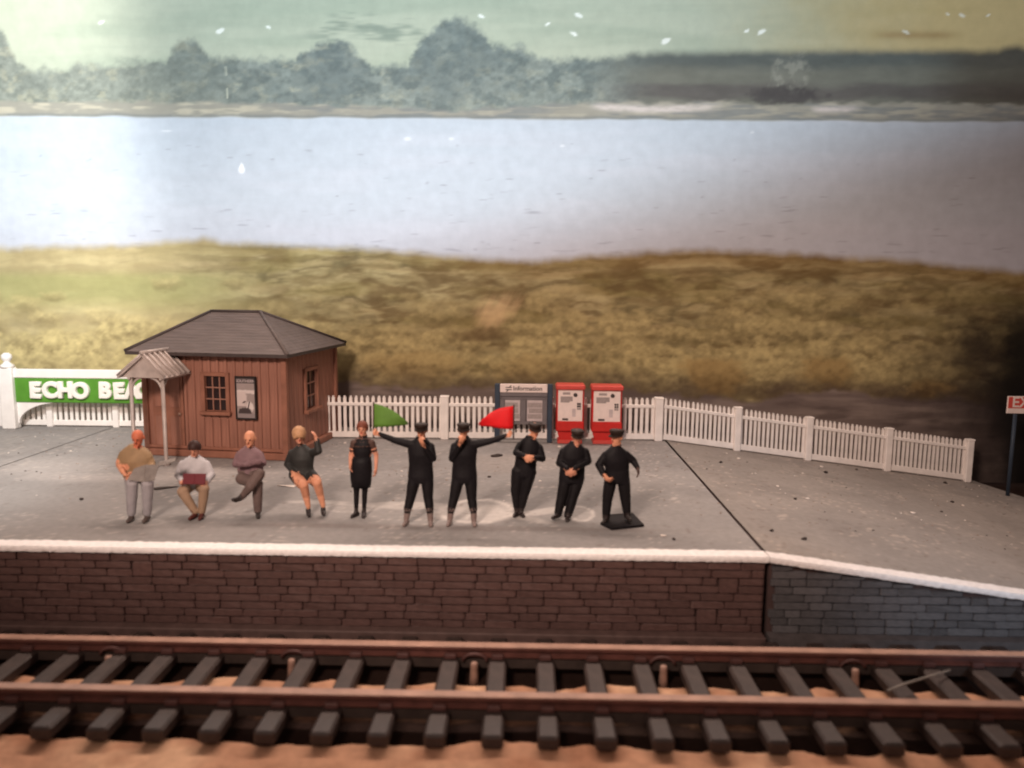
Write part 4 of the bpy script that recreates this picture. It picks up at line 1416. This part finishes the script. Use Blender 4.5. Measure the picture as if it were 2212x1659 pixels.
class Body:
    def __init__(s):
        s.V, s.F, s.key, s.spots = [], [], [], []

    def add(s, data, key):
        V, Fc = data
        k = len(s.V)
        s.V += V
        s.F += [tuple(i + k for i in f) for f in Fc]
        s.key += [key] * len(V)

    def limb(s, pts, rs, keys):
        for i in range(len(pts) - 1):
            s.add(capsule(pts[i], rs[i], pts[i + 1], rs[i + 1]), keys[i] if isinstance(keys, (list, tuple)) else keys)

    def hand(s, w, d, n, key, side=1, curl=0.5, k=1.0):
        """palm, four bent fingers and a thumb, from wrist w along d, palm facing n"""
        d, n = Vector(d).normalized(), Vector(n)
        n = (n - d * n.dot(d)).normalized()
        a = d.cross(n) * side
        w = Vector(w)
        s.add(ellipsoid(w + d * 0.052 * k, (d * 0.062 * k, a * 0.046 * k, n * 0.026 * k)), key)
        for i, L in enumerate((0.90, 1.0, 0.95, 0.76)):
            b = w + d * 0.088 * k + a * ((i - 1.5) * 0.0235 * k)
            d1 = (d * math.cos(curl * 0.9) + n * math.sin(curl * 0.9))
            d2 = (d * math.cos(curl * 2.2) + n * math.sin(curl * 2.2))
            p1 = b + d1 * 0.042 * L * k
            s.limb([b - d * 0.02, p1, p1 + d2 * 0.045 * L * k], [0.0135 * k, 0.0130 * k, 0.0115 * k], key)
        tb = w + d * 0.030 * k - a * 0.036 * k
        p1 = tb + (d * 0.55 - a * 0.65 + n * 0.35).normalized() * 0.042 * k
        s.limb([tb, p1, p1 + (d * 0.9 + n * 0.35).normalized() * 0.035 * k], [0.017 * k, 0.0145 * k, 0.012 * k], key)

    def head(s, c, f, key, tilt=0.0, k=1.0, roll=0.0):
        k = k * 1.06
        """c: centre of the head, f: horizontal facing direction, tilt: nod forward"""
        f = Vector(f).normalized()
        u = Vector((0, 0, 1))
        rgt = f.cross(u)
        q = Matrix.Rotation(tilt, 3, rgt) if tilt else Matrix.Identity(3)
        q = Matrix.Rotation(roll, 3, f) @ Matrix.Rotation(-tilt, 3, rgt)
        f2, u2 = q @ f, q @ u
        r2 = f2.cross(u2)
        c = Vector(c)
        s.add(ellipsoid(c + u2 * 0.020 * k, (r2 * 0.084 * k, f2 * 0.100 * k, u2 * 0.102 * k)), key)
        s.add(ellipsoid(c - u2 * 0.052 * k + f2 * 0.022 * k, (r2 * 0.060 * k, f2 * 0.070 * k, u2 * 0.072 * k)), key)
        s.add(capsule(c + f2 * 0.093 * k + u2 * 0.012 * k, 0.010 * k, c + f2 * 0.112 * k - u2 * 0.022 * k, 0.015 * k), key)
        s.add(capsule(c + f2 * 0.085 * k - u2 * 0.098 * k, 0.02 * k, c + f2 * 0.08 * k - u2 * 0.095 * k, 0.02 * k), key)
        s.add(capsule(c + f2 * 0.088 * k + u2 * 0.032 * k - r2 * 0.035 * k, 0.012 * k, c + f2 * 0.088 * k + u2 * 0.032 * k + r2 * 0.035 * k, 0.012 * k), key)
        for sg_ in (-1, 1):
            s.add(ellipsoid(c + r2 * sg_ * 0.086 * k - f2 * 0.008 * k - u2 * 0.008 * k, (r2 * 0.012 * k, f2 * 0.02 * k, u2 * 0.032 * k), 8, 6), key)
            s.spots.append((c + r2 * sg_ * 0.034 * k + f2 * 0.098 * k + u2 * 0.006 * k, 0.017 * k, 'eye'))
        s.spots.append((c + f2 * 0.096 * k - u2 * 0.060 * k, 0.020 * k, 'mouth'))
        s.hf = (c, f2, u2, r2, k)

    def build(s, root, voxel=0.0115):
        o = root.location
        me = mesh('tmp', s.V, s.F, [])
        bm = bmesh.new(); bm.from_mesh(me)
        bmesh.ops.recalc_face_normals(bm, faces=bm.faces)
        bm.to_mesh(me); bm.free()
        ob = bpy.data.objects.new('tmp', me)
        COL.objects.link(ob)
        md = ob.modifiers.new('r', 'REMESH'); md.mode = 'VOXEL'; md.voxel_size = voxel
        sm = ob.modifiers.new('s', 'SMOOTH'); sm.factor = 0.5; sm.iterations = 3
        dg = bpy.context.evaluated_depsgraph_get()
        out = bpy.data.meshes.new_from_object(ob.evaluated_get(dg))
        COL.objects.unlink(ob)
        bpy.data.objects.remove(ob)
        keys = sorted(set(s.key) | {'eye', 'mouth'})
        bv = BVHTree.FromPolygons([v.co for v in out.vertices], [tuple(p.vertices) for p in out.polygons])
        kd = kdtree.KDTree(len(s.V))
        for i, v in enumerate(s.V):
            if bv.find_nearest(v)[3] < 0.014:              # only source points that lie on the outer surface
                kd.insert(v, i)
        kd.balance()
        out.materials.clear()
        for k in keys:
            out.materials.append(MAT[k])
        ix = {k: i for i, k in enumerate(keys)}
        # denser sampling of the source surfaces for a clean boundary between colours
        mi = []
        for p in out.polygons:
            c = p.center
            near = kd.find_n(c, 3)
            vote = {}
            for co, i, d in near:
                vote[s.key[i]] = vote.get(s.key[i], 0) + 1.0 / (d + 0.004)
            best = max(vote, key=vote.get)
            for sc_, r_, kk in s.spots:
                if (c - sc_).length < r_:
                    best = kk
            mi.append(ix[best])
        out.polygons.foreach_set('material_index', mi)
        out.polygons.foreach_set('use_smooth', [True] * len(out.polygons))
        out.transform(Matrix.Translation(-Vector(o)))
        out.name = 'body'
        return obj('body', out, root)


def cap_on(root, hf, m=None, tiltback=0.0):
    c, f, u, r, k = hf
    o = root.location
    V, Fc = [], []
    n = 18
    prof = [(0.096, 0.034), (0.102, 0.044), (0.102, 0.068), (0.116, 0.092), (0.114, 0.108), (0.085, 0.119), (0.02, 0.122)]
    for rr, zz in prof:
        for j in range(n):
            t = 2 * math.pi * j / n
            V.append(c + (r * (rr * 0.93 * math.cos(t)) + f * (rr * 1.06 * math.sin(t)) + u * (zz + (0.012 * math.sin(t) if zz > 0.1 else 0))) * k - o)
    for i in range(len(prof) - 1):
        for j in range(n):
            j2 = (j + 1) % n
            Fc.append((i * n + j, i * n + j2, (i + 1) * n + j2, (i + 1) * n + j))
    Fc += [tuple(range(n - 1, -1, -1)), tuple((len(prof) - 1) * n + j for j in range(n))]
    cap = obj('cap', mesh('cap', V, Fc, m or MAT['capm'], True), root)
    V, Fc = [], []
    for j in range(9):
        t = math.pi * j / 8
        for rr, zz in ((0.095, 0.05), (0.150, 0.028), (0.150, 0.020), (0.095, 0.040)):
            V.append(c + (r * (0.92 * (rr if rr < .1 else 0.112) * math.cos(t)) + f * (rr * 1.05 * math.sin(t)) + u * zz) * k - o)
    for j in range(8):
        for q in range(4):
            q2 = (q + 1) % 4
            Fc.append((j * 4 + q, j * 4 + q2, (j + 1) * 4 + q2, (j + 1) * 4 + q))
    obj('peak', mesh('peak', V, Fc, m or MAT['capm'], True), cap)
    return cap


def hair_on(root, hf, m, full=0.0, bald=False):
    """hair as a shell over the back and top of the head"""
    c, f, u, r, k = hf
    o = root.location
    V, Fc = [], []
    n, mm = 18, 10
    for i in range(mm + 1):
        ph = math.pi * (0.02 + 0.62 * i / mm + 0.22 * full * i / mm)
        for j in range(n):
            t = 2 * math.pi * j / n
            fr = math.sin(t)                                    # +1 front
            p2 = ph * (1 - 0.42 * max(0, fr) ** 0.7)
            bump = 1.0 + 0.05 * math.sin(j * 2.7 + i * 1.9)
            R_ = (0.094 + 0.005 * full) * bump
            if bald:
                R_ = 0.091
            V.append(c + u * 0.020 * k + (r * (R_ * math.sin(p2) * math.cos(t)) + f * (R_ * 1.15 * math.sin(p2) * fr) + u * ((R_ + 0.018) * math.cos(p2))) * k - o)
    for i in range(mm):
        for j in range(n):
            j2 = (j + 1) % n
            if bald and i < 6:
                continue
            Fc.append((i * n + j, (i + 1) * n + j, (i + 1) * n + j2, i * n + j2))
    ob = obj('hair', mesh('hair', V, Fc, m, True), root)
    md = ob.modifiers.new('thick', 'SOLIDIFY'); md.thickness = 0.012; md.offset = 0
    return ob


class Fig:
    """a figure whose joints are laid out from image columns and rows at a given depth behind its feet"""
    def __init__(s, label, foot, group=None):
        base = gz(*foot)
        s.D = base.y
        s.root = thing('person', label, 'person', base, 0, group)
        s.b = Body()

    def J(s, px_, py_, dd=0.0):
        return gy(px_, py_, s.D + dd)

    def torso(s, top, bot, sw, ww, hw, key, dep=0.115, key2=None, lean=0.0, ang=0.0):
        """sw/ww/hw half widths at shoulder, waist, hip"""
        top, bot = Vector(top), Vector(bot)
        L = lambda t: top.lerp(bot, t)
        d = dep
        rings = [(L(-0.24), 0.074, 0.068), (L(-0.18), sw * 0.38, d * 0.62, ang), (L(-0.10), sw * 0.58, d * 0.76, ang), (L(-0.01), sw * 0.77, d * 0.88, ang), (L(0.10), sw * 0.91, d * 0.98, ang), (L(0.22), sw * 0.98, d * 1.05, ang), (L(0.35), sw * 0.93, d * 1.12, ang),
                 (L(0.68), ww, d * 0.98, ang), (L(0.9), (hw + ww) / 2 * 1.02, d * 1.02, ang), (L(1.05), hw, d * 1.03, ang), (L(1.14), hw * 0.85, d * 0.85, ang)]
        s.b.add(loft(rings, 20), key)

    def foot(s, ankle, toe_dir, key, L=0.17):
        a = Vector(ankle)
        d = Vector(toe_dir); d.z = 0; d.normalize()
        h = a.copy()
        z = max(a.z - 0.055, 0.034)
        heel = Vector((a.x, a.y, z)) - d * 0.035
        toe = Vector((a.x, a.y, z - 0.008)) + d * L
        s.b.add(capsule(heel, 0.042, Vector((a.x, a.y, z)) + d * 0.07, 0.044), key)
        s.b.add(capsule(Vector((a.x, a.y, z)) + d * 0.06, 0.045, toe, 0.032), key)
        s.b.add(capsule(a, 0.045, Vector((a.x, a.y, z)), 0.045), key)


FW = Vector((0, -1, 0))
UNI = 'railway staff in black uniform and peaked cap'


def staff_head(f, hx, hy, dd, facing=(0, -1, 0), tilt=0.1, k=1.0, skin='skin', nk=None, roll=0.0):
    c = f.J(hx, hy, dd)
    f.b.head(c, facing, skin, tilt, k, roll)
    nk = nk or c - Vector((0, -0.02, 0.20))
    f.b.add(capsule(c - Vector((0, -0.015, 0.06)), 0.062, nk, 0.072), skin)
    return c


# --- man with green flag
def flagman(label, mir, x0, foot, hand_tip, mouth_hand, flag_mat, flag_label, poly, staff):
    """x0: image column of the body axis; mir=+1: the outstretched arm points to image left"""
    f = Fig(label, foot)
    X = lambda d: x0 - mir * d
    sh = 0.16
    f.torso(f.J(x0, 958, sh), f.J(x0, 1026, sh), 0.225, 0.200, 0.215, 'uniform')
    staff_head(f, x0 + mir * 1.5, 930, sh, tilt=0.12)
    s1, s2 = f.J(X(21), 960, sh), f.J(X(-21), 965, sh)
    w1 = f.J(*hand_tip, sh - 0.05)
    e1 = s1.lerp(w1, 0.52) + Vector((0, 0, -0.02))
    f.b.limb([f.J(X(14), 960, sh), s1, e1, w1], [0.085, 0.078, 0.058, 0.042], 'uniform')
    d = (w1 - e1).normalized()
    f.b.hand(w1 + d * 0.005, d, (0, -0.6, 0.8), 'skin', mir, 1.2)
    e2 = f.J(X(-26), 990, sh - 0.06)
    w2 = f.J(*mouth_hand, sh - 0.22)
    f.b.limb([s2, e2, w2 + (e2 - w2).normalized() * 0.05], [0.072, 0.066, 0.044], 'uniform')
    f.b.hand(w2 + (e2 - w2).normalized() * 0.05, (w2 - e2), (mir * 1.0, 0.3, 0.3), 'skin', mir, 1.0, 1.15)
    # coat skirt
    f.b.add(loft([(f.J(x0, 1000, sh), 0.17, 0.10), (f.J(x0, 1028, sh), 0.218, 0.132), (f.J(x0, 1042, sh), 0.205, 0.125)], 20), 'uniform')
    for hx, kx, axx, fy_ in ((-14, -22, -31, 1122), (14, 16, 21, 1122)):
        hip, knee, cut, ank = f.J(x0 + hx, 1036, sh), f.J(x0 + kx, 1075, sh - 0.05), f.J(x0 + (kx * 0.3 + axx * 0.7), 1100, sh - 0.1), f.J(x0 + axx, fy_, 0.03)
        f.b.limb([hip, knee, cut], [0.115, 0.085, 0.070], 'trouser')
        f.b.limb([cut.lerp(ank, 0.2), ank], [0.060, 0.050], 'gaiter')
        f.foot(ank, (0.15 * (1 if hx > 0 else -1), -1, 0), 'gaiter', 0.14)
    f.b.build(f.root)
    cap_on(f.root, f.b.hf)
    # flag, held in the outstretched hand: a thing of its own
    hp = w1 + d * 0.07
    fl = thing('flag', flag_label, 'flag', hp)
    st0, st1 = gy(staff[0][0], staff[0][1], hp.y), gy(staff[1][0], staff[1][1], hp.y)
    tube('staff', fl, [st0 - hp, st1 - hp], 0.014, MAT['hair_dark'], 6)
    pts = [gy(a, b, hp.y) for a, b in poly]
    # rippled cloth as a fan of strips
    top, bot = pts[:len(pts) // 2], pts[len(pts) // 2:][::-1]
    V, Fc = [], []
    for i, (a, b) in enumerate(zip(top, bot)):
        for k in range(7):
            q = a.lerp(b, k / 6)
            q.y += 0.035 * math.sin(i * 1.1 + k * 0.5) * min(1, i / 2)
            V.append(q - hp)
    for i in range(len(top) - 1):
        for k in range(6):
            Fc.append((i * 7 + k, i * 7 + k + 1, (i + 1) * 7 + k + 1, (i + 1) * 7 + k))
    cl = obj('cloth', mesh('cloth', V, Fc, flag_mat, True), fl)
    md = cl.modifiers.new('thick', 'SOLIDIFY'); md.thickness = 0.016; md.offset = 0
    return f


flagman('man in black uniform and cap holding a green flag out to the side', 1, 909, (901, 1134), (820, 938), (911, 956), MAT['flag_green'],
        'green signal flag held up by a man in black uniform',
        [(807, 871), (820, 875), (838, 882), (856, 891), (872, 903), (881, 912), (882, 917), (870, 919), (856, 920), (838, 921), (820, 922), (807, 923)], ((807, 868), (807, 945)))
flagman('man in black uniform and cap holding a red flag out to the side', -1, 1003, (1003, 1134), (1093, 941), (998, 953), MAT['flag_red'],
        'red signal flag held up by a man in black uniform',
        [(1109, 877), (1095, 879), (1078, 883), (1060, 891), (1044, 903), (1034, 914), (1033, 919), (1044, 921), (1060, 922), (1078, 924), (1095, 926), (1109, 927)], ((1110, 874), (1109, 948)))

# --- standing woman
f = Fig('woman standing in a dark knee length dress and black stockings, hands at her sides', (780, 1116))
sh = 0.06
f.torso(f.J(784, 954, sh), f.J(781, 1012, sh), 0.175, 0.145, 0.185, 'uniform', 0.105)
f.b.add(loft([(f.J(784, 946, sh), 0.12, 0.07), (f.J(784, 953, sh), 0.165, 0.09), (f.J(784, 962, sh), 0.178, 0.115)], 18), 'brownsleeve')
staff_head(f, 783, 926, sh - 0.01, tilt=0.05, skin='skin_pale', k=0.95)
for sx, ex, wx, wy in ((764, 758, 757, 1003), (803, 813, 812, 1012)):
    s_, e_, w_ = f.J(sx, 956, sh), f.J(ex, 984, sh + 0.03), f.J(wx, wy, sh - 0.06)
    f.b.limb([s_, s_.lerp(e_, 0.5)], [0.058, 0.052], 'brownsleeve')
    f.b.limb([s_.lerp(e_, 0.5), e_, w_], [0.045, 0.040, 0.030], 'skin_pale')
    f.b.hand(w_, (w_ - e_), (1 if sx < 780 else -1, 0, 0), 'skin_pale', 1, 0.4, 0.9)
for s in (-1, 1):
    f.b.limb([f.J(780 + 9 * s, 1030, sh), f.J(779 + 9 * s, 1062, sh - 0.01), f.J(778 + 8.5 * s, 1104, 0.03)], [0.075, 0.052, 0.036], 'trouser')
    f.foot(f.J(778 + 8.5 * s, 1106, 0.03), (0.25 * s - 0.15, -1, 0), 'shoe', 0.13)
f.b.build(f.root)
hair_on(f.root, f.b.hf, MAT['hair_red'], 0.3)
o = f.root.location
V, Fc = loft([(f.J(782, 985, sh) - o, 0.150, 0.115), (f.J(781, 1000, sh) - o, 0.178, 0.13), (f.J(780, 1015, sh) - o, 0.192, 0.135), (f.J(780, 1035, sh) - o, 0.182, 0.13), (f.J(780, 1052, sh) - o, 0.165, 0.12)], 22)
obj('skirt', mesh('skirt', V, Fc, MAT['uniform'], True), f.root)

# --- leaning man
f = Fig('man in black uniform and cap leaning sideways with hands folded at his waist', (1121, 1115))
sh = 0.10
f.torso(f.J(1143, 956, sh), f.J(1132, 1022, sh), 0.215, 0.19, 0.205, 'uniform', 0.12, ang=-0.15)
staff_head(f, 1155, 928, sh - 0.02, (0.35, -1, 0), 0.25, nk=f.J(1147, 950, sh))
s1, s2 = f.J(1124, 963, sh), f.J(1164, 968, sh)
e1, e2 = f.J(1115, 978, sh - 0.12), f.J(1171, 990, sh - 0.05)
w1, w2 = f.J(1134, 986, sh - 0.26), f.J(1155, 989, sh - 0.26)
f.b.limb([s1, e1, w1], [0.078, 0.062, 0.045], 'uniform')
f.b.limb([s2, e2, w2], [0.080, 0.068, 0.045], 'uniform')
f.b.hand(w1, (w1 - e1), (0, 1, -0.3), 'skin', 1, 0.7, 1.05)
f.b.hand(w2, (f.J(1140, 988, sh - 0.28) - w2), (0, 1, -0.3), 'skin', -1, 0.7, 1.05)
for hx, kx, ax_, ay2 in ((1119, 1114, 1117, 1104), (1144, 1134, 1125, 1105)):
    f.b.limb([f.J(hx, 1020, sh), f.J(kx, 1062, sh - 0.02), f.J(ax_, ay2, 0.04)], [0.125, 0.092, 0.052], 'trouser')
    f.foot(f.J(ax_, ay2, 0.04), ((ax_ - 1121) * 0.09, -1, 0), 'shoe', 0.14)
f.b.build(f.root)
cap_on(f.root, f.b.hf)

# --- man with hands clasped
f = Fig('man in black jacket and cap with pale hands clasped in front', (1212, 1124))
sh = 0.12
f.torso(f.J(1240, 967, sh), f.J(1235, 1028, sh), 0.235, 0.215, 0.215, 'uniform', 0.125)
f.b.add(loft([(f.J(1236, 1012, sh), 0.212, 0.125), (f.J(1235, 1032, sh), 0.222, 0.135), (f.J(1234, 1041, sh), 0.215, 0.13)], 20), 'uniform')
staff_head(f, 1247, 943, sh - 0.04, (0.1, -1, 0), 0.2, nk=f.J(1243, 962, sh), skin='skin_pale')
for sx, ex, ey_, wx, sgn in ((1215, 1209, 1000, 1225, 1), (1266, 1270, 996, 1242, -1)):
    s_, e_, w_ = f.J(sx + (2 if sx < 1240 else -2), 976, sh), f.J(ex, ey_, sh - 0.02), f.J(wx, 1012, sh - 0.27)
    f.b.limb([s_, e_, w_], [0.074, 0.070, 0.048], 'uniform')
    f.b.hand(w_, f.J(1233, 1023, sh - 0.29) - w_, (0, 1, 0), 'skin_pale', sgn, 0.6, 1.1)
for hx, kx, ax_, ay2, td in ((1222, 1214, 1206, 1107, -0.9), (1248, 1238, 1227, 1113, -0.15)):
    f.b.limb([f.J(hx, 1036, sh), f.J(kx, 1072, sh - 0.03), f.J(ax_, ay2, 0.05)], [0.115, 0.095, 0.072], 'trouser')
    f.foot(f.J(ax_, ay2, 0.05), (td, -1, 0), 'shoe', 0.15)
f.b.build(f.root)
cap_on(f.root, f.b.hf)

# --- striding man on a dark base
f = Fig('man in black uniform and cap turned aside, standing on a dark flat base', (1330, 1132))
sh = 0.08
f.torso(f.J(1331, 975, sh), f.J(1334, 1032, sh), 0.235, 0.205, 0.205, 'uniform', 0.125, ang=0.15)
f.b.add(loft([(f.J(1333, 1015, sh), 0.205, 0.125), (f.J(1333, 1035, sh), 0.21, 0.13), (f.J(1333, 1043, sh), 0.2, 0.125)], 20), 'uniform')
staff_head(f, 1333, 944, sh, (-0.75, -0.65, 0), 0.05, nk=f.J(1334, 968, sh), k=1.05)
s1, e1, w1 = f.J(1308, 984, sh), f.J(1294, 1004, sh - 0.02), f.J(1303, 1024, sh - 0.2)
f.b.limb([s1, e1, w1], [0.074, 0.070, 0.05], 'uniform')
f.b.hand(w1, f.J(1312, 1036, sh - 0.26) - w1, (1, 0.2, 0.1), 'skin', 1, 0.75, 1.3)
s2, e2, w2 = f.J(1352, 982, sh), f.J(1368, 995, sh + 0.02), f.J(1377, 1010, sh - 0.08)
f.b.limb([s2, e2, w2], [0.072, 0.062, 0.045], 'uniform')
f.b.hand(w2, f.J(1380, 1024, sh - 0.12) - w2, (-1, 0, 0), 'brownsleeve', 1, 0.4, 1.0)
for hx, kx, ax_, ay2 in ((1319, 1312, 1309, 1118), (1347, 1351, 1355, 1112)):
    f.b.limb([f.J(hx, 1038, sh), f.J(kx, 1078, sh), f.J(ax_, ay2, 0.06)], [0.115, 0.092, 0.066], 'trouser')
    f.foot(f.J(ax_, ay2, 0.06) + Vector((0, 0, 0.02)), (-0.35 if ax_ < 1330 else 0.2, -1, 0), 'shoe', 0.15)
f.b.build(f.root)
cap_on(f.root, f.b.hf)
o = f.root.location
bpts = [gz(1297, 1134), gz(1322, 1146), gz(1391, 1138), gz(1366, 1112), gz(1318, 1116)]
prism('base', f.root, [Vector((p.x, p.y, 0.003)) - Vector((o.x, o.y, o.z)) for p in bpts], (0, 0, 0.04), MAT['uniform'])

# --- seated figures
# man with newspaper
f = Fig('bald man in a khaki shirt and pale jeans seated with a grey newspaper', (300, 1127))
bk = 0.42
f.torso(f.J(292, 973, bk), f.J(300, 1032, bk - 0.06), 0.295, 0.27, 0.245, 'khaki', 0.155)
f.b.head(f.J(298, 945, bk - 0.10), (0.05, -1, 0), 'skin_red', 0.35, 1.08)
f.b.add(capsule(f.J(298, 952, bk - 0.06), 0.06, f.J(296, 968, bk), 0.07), 'skin_red')
s1, e1, w1 = f.J(267, 982, bk), f.J(258, 1004, bk - 0.08), f.J(266, 1020, bk - 0.28)
f.b.limb([s1, s1.lerp(e1, 0.75)], [0.080, 0.076], 'khaki')
f.b.limb([s1.lerp(e1, 0.75), e1, w1], [0.062, 0.058, 0.044], 'skin')
f.b.hand(w1, f.J(275, 1031, bk - 0.34) - w1, (1, 0, 0.4), 'skin', 1, 0.8, 1.15)
s2, e2, w2 = f.J(317, 983, bk), f.J(328, 1004, bk - 0.02), f.J(324, 1016, bk - 0.24)
f.b.limb([s2, s2.lerp(e2, 0.75)], [0.080, 0.076], 'khaki')
f.b.limb([s2.lerp(e2, 0.75), e2, w2], [0.072, 0.066, 0.050], 'khaki')
f.b.hand(w2, (0.2, -0.8, 0.1), (-1, 0, 0.4), 'skin', -1, 0.8, 1.0)
for hx, kx, ax_ in ((284, 285, 284), (316, 319, 318)):
    f.b.limb([f.J(hx, 1034, bk - 0.05), f.J(kx, 1046, 0.02), f.J(ax_, 1108, 0.03)], [0.125, 0.100, 0.070], 'jeans')
    f.foot(f.J(ax_, 1113, 0.03), (0.06, -1, 0), 'shoe_grey', 0.15)
f.b.build(f.root)
ny_ = f.D + bk - 0.52
nw = thing('newspaper', 'open grey newspaper held by the bald man in khaki', 'newspaper', gy(315, 1035, ny_))
no = nw.location
pg1 = [gy(274, 1037, ny_ - 0.02), gy(290, 1012, ny_ + 0.06), gy(314, 1004, ny_ + 0.12), gy(310, 1041, ny_ + 0.05)]
pg2 = [gy(310.5, 1041, ny_ + 0.05), gy(314.5, 1004, ny_ + 0.12), gy(343, 1004, ny_ + 0.06), gy(332, 1038, ny_ - 0.04)]
pg3 = [gy(338, 1008, ny_ + 0.08), gy(341, 998, ny_ + 0.14), gy(380, 988, ny_ + 0.06), gy(377, 997, ny_ - 0.04), gy(355, 1004, ny_ - 0.02)]
for k, pg in enumerate((pg1, pg2, pg3)):
    q = [p - no for p in pg]
    nrm = (q[1] - q[0]).cross(q[2] - q[0]).normalized() * 0.012
    prism('page', nw, q, nrm, MAT['news'])

# man with maroon book
f = Fig('dark haired man in a pale shirt seated looking down at a maroon book', (428, 1121))
bk = 0.40
f.torso(f.J(420, 995, bk), f.J(420, 1044, bk - 0.04), 0.275, 0.255, 0.24, 'bluegrey', 0.15)
f.b.head(f.J(421, 968, bk - 0.12), (0, -1, 0), 'skin_pale', 0.55, 1.0)
f.b.add(capsule(f.J(421, 976, bk - 0.08), 0.058, f.J(420, 990, bk), 0.066), 'skin_pale')
for sx, ex, wx, sg_ in ((393, 386, 394, 1), (447, 456, 447, -1)):
    s_, e_, w_ = f.J(sx + (2 if sx < 420 else -2), 1003, bk), f.J(ex, 1026, bk - 0.06), f.J(wx, 1040, bk - 0.30)
    f.b.limb([s_, e_, w_], [0.078, 0.072, 0.052], 'bluegrey')
    f.b.hand(w_, (0.35 * sg_, -0.8, -0.2), (0, 0, 1), 'skin_pale', sg_, 0.5, 1.0)
for hx, hy, kx, ky, ax_ in ((408, 1050, 394, 1062, 421), (434, 1050, 441, 1056, 436)):
    f.b.limb([f.J(hx, hy, bk - 0.05), f.J(kx, ky, 0.03), f.J(ax_, 1104, 0.05)], [0.118, 0.090, 0.064], 'tan')
    f.foot(f.J(ax_, 1107, 0.05), ((ax_ - 428) * 0.02, -1, 0), 'shoe_brown', 0.16)
f.b.build(f.root)
hair_on(f.root, f.b.hf, MAT['hair_dark'], 0.15)
by = f.D + bk - 0.42
bo = gy(420, 1044, by)
bk_t = thing('book', 'maroon book held up in the hands of the seated man in a pale shirt', 'book', bo)
w_ = (gy(445, 1040, by) - gy(396, 1040, by)).x
cv = box('cover', bk_t, (0, 0.0, 0.075), (w_, 0.022, 0.18), MAT['maroon'], 0.006, (-0.35, 0, 0))
box('page_block', cv, (0, 0.020, 0.0), (w_ - 0.04, 0.018, 0.16), MAT['paper'], 0.003)
box('spine', cv, (0, -0.013, 0.0), (0.03, 0.008, 0.175), MAT['maroon'], 0.003)

# bald man with crossed legs and arms
f = Fig('bald man in a mauve shirt seated with arms folded and legs crossed', (556, 1117))
bk = 0.40
f.torso(f.J(539, 975, bk), f.J(542, 1026, bk - 0.04), 0.255, 0.225, 0.215, 'purple', 0.135)
f.b.head(f.J(540, 947, bk - 0.06), (0, -1, 0), 'skin', 0.2, 1.08)
f.b.add(capsule(f.J(540, 955, bk - 0.03), 0.06, f.J(539, 969, bk), 0.072), 'skin')
s1, e1, w1 = f.J(517, 983, bk), f.J(510, 1002, bk - 0.06), f.J(548, 1000, bk - 0.22)
s2, e2, w2 = f.J(561, 983, bk), f.J(568, 1000, bk - 0.06), f.J(530, 1004, bk - 0.24)
for s_, e_, w_, sg_ in ((s1, e1, w1, 1), (s2, e2, w2, -1)):
    f.b.limb([s_, e_, w_], [0.072, 0.068, 0.048], 'purple')
    f.b.hand(w_, (w_ - e_), (0, 0.8, 0.3), 'purple', sg_, 0.5, 0.95)
f.b.limb([f.J(528, 1030, bk - 0.04), f.J(522, 1034, bk - 0.2), f.J(556, 1046, 0.06), f.J(557, 1102, 0.05)], [0.115, 0.105, 0.098, 0.070], 'greybrown')
f.foot(f.J(557, 1104, 0.05), (0.35, -1, 0), 'shoe', 0.16)
f.b.limb([f.J(556, 1028, bk - 0.04), f.J(560, 1024, 0.02), f.J(540, 1052, -0.14), f.J(524, 1072, -0.12)], [0.115, 0.098, 0.080, 0.058], 'greybrown')
an = f.J(522, 1075, -0.12)
f.b.limb([an, an + Vector((-0.07, -0.08, -0.02)), an + Vector((-0.10, -0.12, 0.0))], [0.05, 0.045, 0.034], 'shoe')
f.b.build(f.root)

# blonde woman with raised hand
f = Fig('blonde woman in a short black dress seated with one hand raised', (686, 1116))
bk = 0.38
f.torso(f.J(652, 972, bk), f.J(655, 1024, bk - 0.02), 0.225, 0.185, 0.215, 'dgreen', 0.135)
f.b.head(f.J(646, 940, bk - 0.06), (0.35, -1, 0), 'skin_pale', 0.15, 1.08)
f.b.add(capsule(f.J(647, 948, bk - 0.03), 0.052, f.J(650, 966, bk), 0.065), 'skin_pale')
s1, e1, w1 = f.J(631, 980, bk), f.J(621, 1003, bk + 0.02), f.J(636, 1022, bk - 0.18)
f.b.limb([s1, e1, w1], [0.080, 0.064, 0.046], 'dgreen')
f.b.hand(w1, (0.4, -0.7, -0.2), (0, 0, -1), 'skin', 1, 0.4, 0.95)
s2, e2, w2 = f.J(673, 979, bk), f.J(688, 974, bk - 0.22), f.J(684, 950, bk - 0.20)
f.b.limb([s2, e2, w2], [0.082, 0.068, 0.048], 'dgreen')
f.b.hand(w2, f.J(679, 934, bk - 0.20) - w2, (-1, 0, 0), 'skin_pale', 1, 0.35, 1.0)
f.b.limb([f.J(638, 1026, bk), f.J(651, 1043, 0.08)], [0.12, 0.106], 'dgreen')
f.b.limb([f.J(670, 1026, bk), f.J(681, 1039, 0.08)], [0.12, 0.106], 'dgreen')
for hx, hy, kx, ky, ax_, ay2 in ((653, 1045, 656, 1048, 666, 1094), (683, 1040, 685, 1043, 698, 1092)):
    f.b.limb([f.J(hx, hy, 0.04), f.J(kx, ky, -0.02), f.J((kx + ax_) / 2, (ky + ay2) / 2, 0.06), f.J(ax_, ay2, 0.04)], [0.092, 0.082, 0.066, 0.042], 'skin')
    f.foot(f.J(ax_, ay2 + 7, 0.04), (0.35, -1, 0), 'shoe', 0.14)
f.b.build(f.root)
hair_on(f.root, f.b.hf, MAT['hair_blond'], 1.5)
